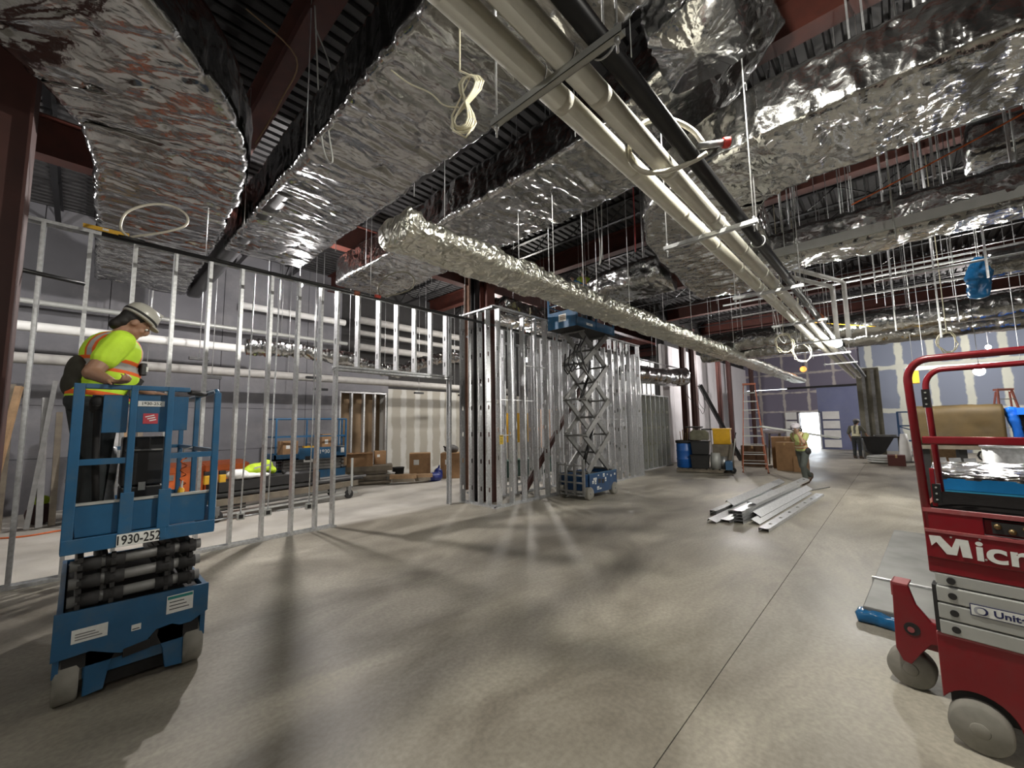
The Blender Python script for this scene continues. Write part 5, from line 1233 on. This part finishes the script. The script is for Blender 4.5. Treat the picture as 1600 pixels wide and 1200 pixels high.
# clutter behind the ladder
def carton(label, loc, sx, sy, sz, rz=0, open_=False, m=None, name='cardboard_box'):
    o = thing(name, label, 'box', loc, rz); m = m or CARD
    b = MB()
    if open_:
        th = .012
        b.box(-sx/2, sx/2, -sy/2, sy/2, 0, th); b.box(-sx/2, sx/2, -sy/2, -sy/2+th, th, sz); b.box(-sx/2, sx/2, sy/2-th, sy/2, th, sz); b.box(-sx/2, -sx/2+th, -sy/2+th, sy/2-th, th, sz); b.box(sx/2-th, sx/2, -sy/2+th, sy/2-th, th, sz)
        b.build('carton', m, o)
        for s in (-1, 1): MB().bar((-sx/2, s*sy/2, sz), (-sx/2+.001, s*(sy/2+.12), sz+.10), .001, .01).build('flap', m, o); 
        MB().prism([(-sx/2, sz), (sx/2, sz), (sx/2, sz+.008), (-sx/2, sz+.008)], 'xz', -sy/2-.16, -sy/2).build('flap', m, o)
    else:
        b.box(-sx/2, sx/2, -sy/2, sy/2, 0, sz).build('carton', m, o, bevel=.008)
        MB().box(-sx/2-.001, sx/2+.001, -.03, .03, sz-.1, sz+.002).build('tape', mat('parcel_tape', (.42, .28, .13), .35) if 'parcel_tape' not in MATS else MATS['parcel_tape'], o)
        MB().box(-sx*.3, -sx*.05, -sy/2-.002, -sy/2, sz*.55, sz*.75).build('print', PAPER, o)
    return o
carton('big cardboard box standing behind the orange ladder, largest of its group', (18.6, 3.2, 0), 1.0, .9, 1.15, .2)
carton('narrow cardboard box right of the ladder with a white label', (17.5, 2.95, 0), .5, .6, 1.0, -.2)
carton('dark brown carton tucked low behind the ladder steps', (18.7, 4.3, 0), .9, .8, .8, .1, m=mat('dark_card', (.10, .055, .03), .85, noise=.2))
o = thing('plastic_heap', 'grey plastic covered trestle behind the orange ladder', 'trestle', (20.5, 3.9, 0), .2); foil('cover', [(-1.2, 0, 1.35, .7, .14, .05), (1.0, 0, 1.30, .7, .16, .05)], o, .1, 1.5, 31, mat('grey_plastic', (.42, .41, .46), .3), pins=0)
for x in (-.9, .8):
    for y in (-.25, .25): MB().bar((x, y, 0), (x, y*.7, 1.3), .06, .06).build('leg', WOODG, o)
o = thing('foil_scrap', 'upright shiny foil scrap near the ladder and walking worker', 'scrap', (17.3, 2.55, .55)); foil('scrap', [(0, 0, 0, .3, .06, .02), (0, .05, .5, .26, .06, .02), (0, 0, .95, .22, .05, .02)], o, .04, 1.6, 32, stretch=(3, 3), up=(1, 0, 0), pins=.2); MB().box(-.2, .2, -.2, .2, -.55, -.02).build('stand_box', CARD, o)
# cardboard boxes and low stacks behind the stud opening
carton('large brown box right of the pair standing beyond the opening', (9.0, 11.35, 0), .78, .7, .84, -.75)
carton('brown box tilted against the larger one beyond the opening', (8.2, 12.15, .0), .7, .6, .85, -.6)
carton('open brown box on the timber stack beyond the raised studs', (6.15, 12.4, .56), .75, .6, .40, -.5, True)
carton('small brown box beside the open one on the timber stack', (6.9, 12.55, .56), .35, .4, .42, -.4)
o = thing('black_sack', 'round dark sack lying on top of the paired boxes', 'sack', (8.95, 11.4, .85)); b = MB(); b.sph((0, 0, .12), (.26, .2, .15)); b.sph((.2, .05, .1), (.16, .14, .12)); remesh(b.build('sack', mat('grey_sack', (.10, .10, .10), .7, noise=.3), o), .02); MB().tube([(-.22, 0, .15), (-.3, 0, .22)], .03, 8).build('neck', BLACKM, o)
o = thing('blue_bag', 'blue plastic bag slumped at the foot of the boxes', 'bag', (8.05, 11.1, 0)); b = MB(); b.sph((0, 0, .12), (.3, .2, .16)); b.sph((.22, .1, .2), (.15, .15, .2)); remesh(b.build('bag', mat('blue_bag', (.012, .025, .16), .35, noise=.3), o), .02); MB().cap((.22, .1, .34), (.26, .1, .46), .05, .02).build('bag_neck', MATS['blue_bag'], o)
for i, (x, y, z, l, w_, h, r, lab) in enumerate(((6.3, 12.3, 0, 1.5, .9, .10, -.5, 'lowest board pack'), (6.35, 12.35, .17, 1.4, .8, .12, -.45, 'middle board pack'), (6.4, 12.4, .36, 1.5, .85, .20, -.5, 'upper board pack'), (7.05, 11.35, .12, .8, .4, .16, -.6, 'small timber pile, left half,'), (7.6, 11.1, .12, .6, .35, .14, -.6, 'small timber pile, right half,'))):
    o = thing('board_stack', lab+' on the floor beyond the opening', 'timber', (x, y, z), r, 'timber stacks beyond the opening')
    for s in (-1, 1): MB().box(-l*.4, l*.4, s*w_*.35-.04, s*w_*.35+.04, 0 if z == 0 else -.05, .05).build('bearer', WOODG, o)
    n_ = 5
    for k in range(n_): MB().box(-l/2, l/2, -w_/2+k*w_/n_+.006, -w_/2+(k+1)*w_/n_-.006, .05, h).build('board', WOOD if i > 2 else WOODG, o)
for i, (x, y, s, m_, lab) in enumerate(((7.5, 12.4, .2, BLACKM, 'black bucket between the box and the timber stacks'), (6.9, 11.9, .16, WHITE, 'white bucket before the timber stacks'))):
    o = thing('bucket', lab, 'bucket', (x, y, 0)); MB().lathe([(0, 0), (s*.8, 0), (s, s*2), (s*1.06, s*2), (s*1.06, s*1.9)], 20).build('pail', m_, o); MB().tube([(s*math.cos(a), .0, s*1.9+s*.6*math.sin(a)*-1) for a in np.linspace(0, PI, 9)], .008, 6).build('handle', GREYST, o)

# ---------------------------------------------------------------- cart and store beyond the left studs
ca = thing('pipe_cart', 'long wheeled steel cart loaded with bars beyond the left stud wall', 'cart', (2.0, 10.05, 0), .18)
for y in (-.35, .35): MB().bar((-.3, y, .36), (3.0, y, .36), .06, .12).build('side_rail', WOODG, ca)
for y in (-.35, .35): MB().bar((-.3, y, .12), (3.0, y, .12), .04, .04).build('lower_rail', GREYLT, ca)
for x in (-.2, 1.3, 2.8): MB().bar((x, -.4, .3), (x, .4, .3), .06, .08).build('cross_bar', GREYST, ca)
for x in (-.15, 2.75):
    for y in (-.36, .36): wheel(ca, (x, y, .11), .11, .06, 'y', BLACKM); MB().box(x-.04, x+.04, y-.045, y+.045, .13, .3).build('caster_fork', GREYST, ca)
for x in (-.2, 2.8): MB().bar((x, -.4, .3), (x, -.4, 1.0), .04, .04).build('stake', GREYLT, ca)
random.seed(9)
for k in range(8): MB().tube([(-.5+.2*random.random(), -.28+.08*k, .46+.03*(k % 2)), (3.1+.3*random.random(), -.28+.08*k, .46+.03*(k % 2))], .03, 8).build('steel_bar', GREYST if k % 3 else BLACKM, ca)
MB().box(-.1, 2.0, -.3, .3, .55, .74).build('packed_bundle', BLACKM, ca)
o = thing('jacket', 'lime hi-vis jacket dropped on the loaded cart', 'jacket', (2.72, 10.2, .84)); b = MB(); b.sph((0, 0, .08), (.24, .18, .12)); b.sph((.18, .05, .12), (.14, .14, .14)); b.sph((-.2, -.05, .04), (.16, .12, .08)); b.sph((.3, .0, .02), (.08, .1, .08)); remesh(b.build('jacket_cloth', mat('lime_cloth', (.45, .62, .03), .8, noise=.2, nscale=9, bump=.4, bscale=14), o), .02); MB().bar((-.1, -.16, .1), (.22, -.17, .16), .012, .04).build('reflective_strip', GREYLT, o)
o = thing('white_cloth', 'crumpled white wrap lying left of the lime jacket', 'cloth', (2.3, 9.95, .77)); b = MB(); b.sph((0, 0, .08), (.2, .16, .11)); b.sph((.2, 0, .04), (.2, .12, .06)); b.sph((.42, .02, .03), (.2, .1, .05)); remesh(b.build('wrap', WHITE, o), .02); MB().sph((.08, -.12, .06), (.06, .05, .05)).build('fold', WHITE, o)
for x, lab in ((1.78, 'left of the pair'), (2.02, 'right of the pair')): o = thing('yellow_tub', 'small yellow tub on the cart beside the orange box, '+lab, 'tub', (x, 9.85, .72), 0, 'yellow tubs on the cart'); MB().box(-.055, .055, -.06, .06, 0, .17).build('tub', GOLD, o, bevel=.012); MB().box(-.05, .05, -.05, .05, .17, .24).build('lid', BLACKM, o)
for x, lab, w_, h_ in ((1.3, 'orange steel job box behind the nearest lift basket', 1.15, .72), (2.3, 'second orange steel job box right of the first', .8, .72)):
    o = thing('job_box', lab, 'job box', (x, 11.2, .25), .08); MB().box(-w_/2, w_/2, -.35, .35, 0, h_*.9).build('body', ORANGE, o, bevel=.012); MB().prism([(-.36, h_*.9), (.36, h_*.9), (.36, h_*.95), (.2, h_*1.15), (-.36, h_*1.05)], 'yz', -w_/2-.01, w_/2+.01).build('lid', ORANGE, o)
    for y in (-.25, .25): MB().box(-w_/2, w_/2, y-.05, y+.05, -.25, 0).build('skid', BLACKM, o)
    MB().box(-.07, .07, -.365, -.35, h_*.7, h_*.85).build('latch', GREYST, o)
o = thing('leaning_beam', 'long timber resting on trestles behind the cart', 'timber', (1.2, 12.6, 0), .0)
MB().bar((-1.2, 0, .52), (3.2, 0, .52), .1, .1).build('timber', WOOD, o)
for x in (-.8, 2.8): MB().bar((x, -.2, 0), (x, 0, .48), .06, .06).build('leg', WOODG, o); MB().bar((x, .2, 0), (x, 0, .48), .06, .06).build('leg', WOODG, o)
# lumber and pipes leaning at far left
random.seed(14)
for i in range(13):
    x = -1.0+.16*i+random.uniform(-.05, .05); h_ = random.uniform(1.7, 3.0)
    m_ = random.choice((WOODG, BLACKM, GREYST, WOODG, WOOD))
    o = MB().bar((0, 0, .0), (random.uniform(-.15, .25), .5, h_), .09, .07).build('leaning_plank', m_, None, (x, 11.6+random.uniform(-.2, .2), .03)); tag(o, ('first', 'second', 'third', 'fourth', 'fifth', 'sixth', 'seventh', 'eighth', 'ninth', 'tenth', 'eleventh', 'twelfth', 'last')[i]+' length of leaning lumber, counted from the left column', 'lumber', 'lumber leaning at far left')
o = thing('white_tank', 'white tank with a red band at the far left edge', 'tank', (-1.75, 13.2, 0)); MB().lathe([(0, 0), (.5, 0), (.5, .5)], 24).build('base', GREYST, o); MB().lathe([(.5, .5), (.5, .95)], 24).build('red_band', mat('red_band', (.55, .06, .03), .5), o); MB().lathe([(.5, .95), (.5, 1.95), (.4, 2.1), (.12, 2.15), (0, 2.15)], 24).build('shell', WHITE, o); MB().tube([(-.25, 0, 2.1), (-.25, 0, 2.35), (.3, 0, 2.35), (.3, 0, 2.1)], .05, 10).build('top_pipe', WHITE, o)
o = thing('lime_bag', 'small lime-topped bag on the floor by the leaning lumber', 'bag', (-.42, 12.3, 0)); b = MB(); b.sph((0, 0, .2), (.2, .16, .22)); remesh(b.build('bag', mat('dark_red_cloth', (.06, .03, .03), .8), o), .02); MB().sph((0, 0, .45), (.13, .1, .1)).build('lime_cloth', MATS['lime_cloth'], o)
o = hose('orange_tarp_edge', 'orange cord trailing on the floor by the leaning lumber', [(-.9, 11.2, .015), (-.5, 11.0, .015), (-.1, 11.1, .015), (.3, 10.9, .015), (.5, 11.0, .015)], .014, ORANGE, 'cord')
# yellow and pale things glimpsed through the stud screen
for i, (x, y, w_, h_, m_, lab) in enumerate(((10.9, 10.0, .9, 1.0, GOLD, 'yellow cabinet glimpsed through the stud screen'), (9.2, 9.7, 1.2, 1.3, mat('peach_board', (.60, .40, .30), .7, noise=.15), 'peach board glimpsed left of the yellow cabinet through the studs'), (12.3, 9.8, .9, 1.4, MATS['peach_board'] if 'peach_board' in MATS else CARD, 'peach board glimpsed right of the yellow cabinet through the studs'), (10.4, 9.3, 2.6, .5, mat('dark_green', (.02, .06, .045), .6, noise=.3), 'dark green bin glimpsed low through the stud screen'))):
    z0 = (1.15, .9, .9, .1)[i]; o = thing(('yellow_cabinet', 'peach_board', 'peach_board', 'green_bin')[i], lab, ('cabinet', 'board', 'board', 'bin')[i], (x, y, 0)); MB().box(-w_/2, w_/2, -.2, .2, z0, z0+h_).build('front', m_, o, bevel=.01); MB().box(-w_/2-.01, w_/2+.01, -.21, .21, z0+h_, z0+h_+.03).build('top', m_, o)
    for s in (-1, 1): MB().box(s*w_*.4-.03, s*w_*.4+.03, -.15, .15, 0, z0).build('leg', GREYST, o)
br = MB().bar((0, 0, 0), (2.9, .0, 3.0), .09, .12).build('leaning_channel', DKCOL, None, (7.6, 6.85, .06)); tag(br, 'dark red channel leaning diagonally inside the stud screen', 'channel')

# ---------------------------------------------------------------- far right: table, brown roll, duct pieces on the floor
o = thing('work_table', 'black draped work table beside the far worker', 'table', (24.9, .72, 0), .3); MB().box(-.4, .4, -.9, .7, .93, .98).build('table_top', BLACKM, o); MB().prism([(-.45, .93), (.62, .93), (.5, .35), (.2, .12), (-.1, .3)], 'yz', -.36, .30).build('drape', BLACK, o)
for x in (-.3, .3):
    for y in (-.8, .6): MB().bar((x, y, 0), (x, y, .93), .05, .05).build('leg', GREYST, o)
MB().box(-.2, .2, -.6, .1, .98, 1.06).build('tool_tray', GREYST, o)
for i, (x, y, r_, h_, m_, lab) in enumerate(((23.3, -.12, .18, 1.15, WHITE, 'white wrapped roll standing left of its pair by the far column'), (23.2, -.5, .15, 1.0, GREYLT, 'grey wrapped roll standing right of its pair by the far column'))):
    o = thing('wrapped_roll', lab, 'roll', (x, y, 0)); MB().lathe([(0, 0), (r_, 0), (r_*1.05, h_*.3), (r_*.85, h_*.7), (r_*.6, h_), (0, h_)], 18).build('wrap', m_, o); MB().lathe([(r_*1.3, 0), (r_*1.3, .06), (0, .06)], 18).build('base', GREYST, o)
carton('brown carton on the floor left of the brown roll', (21.5, -.95, 0), 1.0, .9, .95, .1, m=mat('brown_card', (.16, .10, .05), .85, noise=.2)); carton('small red-brown carton before the wrapped rolls', (21.5, .15, 0), .5, .5, .4, 0, m=mat('red_card', (.10, .03, .025), .8))
o = thing('rubble_sacks', 'flat white sacks on the floor by the far table', 'sacks', (22.2, .55, 0)); 
for k in range(3): MB().sph((0, 0, .08+.09*k), (.35, .5, .09)).build('sack', GREYLT, o)
o = thing('blue_rack', 'blue steel rack before the taped wall, left of the red lift', 'rack', (27, -.9, 0)); 
for y in (-.9, .9):
    for x in (-.3, .3): MB().box(x-.04, x+.04, y-.04, y+.04, 0, 2.1).build('upright', BLUED, o)
for z in (.7, 1.4, 2.05): MB().box(-.3, .3, -.9, .9, z, z+.06).build('shelf', BLUED, o)
MB().bar((-.3, -.9, .7), (-.3, .9, 1.4), .04, .05).build('brace', BLUED, o)
ro = thing('paper_roll', 'big brown paper-faced insulation pack seen through the red lift rails', 'insulation pack', (13.2, -.95, 1.0), 0)
foil('pack', [(0, .68, .62, .8, .84, .15), (0, -.62, .62, .8, .84, .15)], ro, .05, .8, 41, KRAFT, stretch=(.7, .7), pins=.6)
MB().box(-.42, .42, -.62, .66, .12, .20).build('seam_board', WOODG, ro)
for y in (-.5, 0, .55): MB().box(-.35, .35, y-.06, y+.06, -1.0, .13).build('stand_leg', BLACKM, ro)
o = thing('blue_tarp', 'bright blue plastic hanging at the end of the brown pack', 'plastic', (13.0, -1.72, 1.55)); foil('film', [(0, .04, .42, .12, .22, .04), (0, 0, .1, .1, .16, .04), (0, -.03, -.2, .09, .10, .03)], o, .03, 1.2, 42, mat('bright_blue_film', (.02, .17, .75), .3, noise=.2), stretch=(3, 3), pins=0, up=(1, 0, 0)); MB().box(-.2, .35, -.6, -.02, .28, .42).build('folded_film', MATS['bright_blue_film'], o); MB().box(.05, .35, -.9, .0, -1.55, .28).build('stand_box', BLACKM, o)
o = thing('cable_bench', 'bench heaped with white lengths and cables behind the red lift rails', 'bench', (9.6, -1.1, 0)); MB().box(-.4, .4, -1.1, .35, 1.02, 1.08).build('bench_top', GREYST, o)
for y in (-.95, .2):
    for x in (-.3, .3): MB().bar((x, y, 0), (x, y, 1.02), .05, .05).build('leg', BLACKM, o)
MB().tube([(-.1, -1.4, 1.36), (-.1, .0, 1.34)], .05, 12).build('white_length', WHITE, o); MB().box(-.35, .3, -1.1, -.2, 1.08, 1.28).build('black_pack', BLACKM, o)
for k in range(5): MB().tube(loop((.0-.05*k, .1-.1*k, 1.2), .14, .1, 12, 1.5, ax=(.3, 1), ph=k), .014, 6).build('cable_loop', GREYLT if k % 2 else BLACK, o)
o = thing('round_duct_piece', 'shiny galvanised round duct standing behind the foil box duct', 'duct piece', (8.5, -1.2, 0)); MB().lathe([(.40, 0), (.40, .45), (.41, .46), (.41, .49), (.40, .5), (.40, 1.42), (.37, 1.42), (.37, .02)], 40).build('shell', GALV, o); MB().lathe([(.405, 1.38), (.42, 1.39), (.42, 1.42), (.40, 1.43)], 40).build('collar', GALV, o)
for i, (x, y, w_) in enumerate(((9.5, -.62, .45),)):
    o = thing('foil_board', 'pale foil-faced board pieces leaning by the round duct', 'board', (x, y, 0), 0); MB().box(-.25, .25, -.2, .2, 0, .8).build('support_box', BLACKM, o)
    for k in range(3): MB().bar((-.1, -.18+.16*k, .82), (.12, -.15+.16*k, 1.15), .13, .02, (1, 0, 0)).build('foil_strip', GALV, o)
fd = thing('boxed_duct', 'foil-wrapped box duct with blue film end standing behind the red lift deck', 'duct piece', (5.1, -.22, 0), math.radians(-2))
foil('foil_top', [(.12, -.62, 1.23, .34, .08, .03), (.12, -.66, 1.23, .34, .08, .03)], fd, .03, .5, 43, pins=0)
fd_b = MB(); fd_b.box(.02, 1.4, -1.7, .0, .02, 1.25).build('duct_body', GALV, fd)
foil('foil_cover', [(.70, .02, 1.29, 1.42, .06, .02), (.70, -1.75, 1.29, 1.42, .06, .02)], fd, .035, .7, 44, stretch=(2, 2), pins=.3)
MB().box(-.012, .02, -1.7, .0, 1.19, 1.285).build('blue_film', BLUEFILM, fd); MB().box(-.008, .02, -1.7, .0, .90, 1.19).build('blue_film', mat('pale_blue_film', (.03, .22, .38), .3, noise=.25, nscale=5, bump=.5, bscale=9), fd)
MB().box(-.006, 1.35, .0, .012, .75, 1.17).build('white_side', WHITE, fd)
MB().box(-.016, .2, -.01, .022, 1.17, 1.29).build('blue_corner', BLUEFILM, fd)
gd = thing('floor_duct', 'flat galvanised duct lying on the floor left of the red lift, end in blue film', 'duct piece', (4.92, .30, 0), math.radians(-3))
MB().box(0, 3.6, -.9, .06, .0, .13).build('duct_body', SHEET, gd, bevel=.01); MB().box(.9, .94, -.9, .075, .0, .145).build('flange', GALV, gd)
foil('blue_end', [(-.0, .09, .06, .14, .10, .03), (-.0, -.6, .06, .14, .10, .03)], gd, .025, .8, 45, BLUEFILM, stretch=(3, 3), pins=.15)
o = thing('wall_fixture', 'yellow box light hung left of the red lift post', 'fixture', (13.4, -.36, 2.6)); MB().box(-.1, .1, -.08, .12, 0, .3).build('housing', GOLD, o, bevel=.01); MB().tube([(0, 0, .3), (0, 0, CT-2.6)], .006, 6).build('hanger_rod', GALV, o)

for i, (z, r_) in enumerate(((4.55, .12), (5.05, .09), (5.5, .13))):
    o = pipe('covered_pipe', ('lowest', 'middle', 'top')[i]+' beige covered pipe in the dark bay above the brown opening', (6.4, 13.4, z), (12.5, 13.4, z), r_, MATS['grey_pipe_cover'], 'pipe', 14)
    for x in (.8, 3, 5.2): MB().tube([(x, 0, 0), (x, 0, CT-z)], .008, 6).build('hanger_rod', GALVD, o)
# load in the basket of the lift beyond the studs
carton('small brown box riding in the far blue lift basket, left end', (4.0, 12.3, .965), .40, .34, .46, .1)
carton('flat brown box riding in the far blue lift basket, right end', (5.05, 12.3, .965), .36, .40, .62, -.1)
o = thing('drill_case', 'yellow drill case standing in the far blue lift basket', 'tool box', (4.52, 12.25, .965)); MB().box(-.14, .14, -.07, .07, 0, .30).build('case', GOLD, o, bevel=.015); MB().tube([(-.06, 0, .30), (-.05, 0, .35), (.05, 0, .35), (.06, 0, .30)], .012, 8).build('handle', BLACKM, o)
o = thing('grey_bag', 'grey sack slumped on the cart behind the lime jacket', 'bag', (3.45, 10.3, .5)); b = MB(); b.sph((0, 0, .14), (.25, .18, .15)); b.sph((.2, .02, .1), (.16, .14, .11)); remesh(b.build('sack', MATS['grey_sack'], o), .02); MB().cap((-.15, 0, .25), (-.2, 0, .33), .04, .02).build('sack_neck', BLACKM, o)
for i, (x, y, l, lab) in enumerate(((.5, 12.0, .0, 'left'),)):
    o = thing('gang_box', 'dark grey steel chest standing by the grey back wall', 'chest', (x, y, 0)); MB().box(-.6, .6, -.35, .35, .08, .8).build('body', GREYST, o, bevel=.012); MB().box(-.62, .62, -.37, .37, .8, .88).build('lid', GREYST, o, bevel=.012)
    for s in (-.5, .5): MB().box(s-.06, s+.06, -.33, .33, 0, .08).build('skid', BLACKM, o)
# ---------------------------------------------------------------- bulbs: real ones and added fill
for nm, x, y, z, w_, c, label in [('work_or_fill_bulb', l[0], l[1], l[2], l[3], l[4], l[5]) for l in [(a[0], a[1], a[2], a[3], a[4], a[5]) for a in LAMPS]]:
    t = thing(nm, label, 'lamp', (x, y, z))
    r = .055 if x < 9 else (.13 if w_ < 10 else .085)
    key = 'bulb_%d_%d_%d' % (w_, int(c[2]*100), int(r*1000))
    if key not in MATS:
        m = mat(key, c, .5, emit=w_/(4*PI*r*r*PI))
    MB().sph((0, 0, 0), r, 12, 8).build('bulb', MATS[key], t)
    MB().tube([(0, 0, r*.9), (0, 0, r+.07)], .022, 10).build('socket', BLACKM, t)
    MB().tube([(0, 0, r+.07), (0, 0, CT-z)], .006, 6).build('flex', BLACKM, t)
    if label.startswith('bare bulb hung by the crumpled'):
        d = Vector((-x, -y, 1.8-z)).normalized(); a0 = math.atan2(d.y, d.x)
        MB().prism([(.13*math.cos(a0+q), .13*math.sin(a0+q)) for q in np.linspace(-.8, .8, 9)]+[(.125*math.cos(a0+q), .125*math.sin(a0+q)) for q in np.linspace(.8, -.8, 9)], 'xy', -.16, .10).build('hiding_shade', BLACKM, t)  # half hood added to keep this bulb out of the camera's view
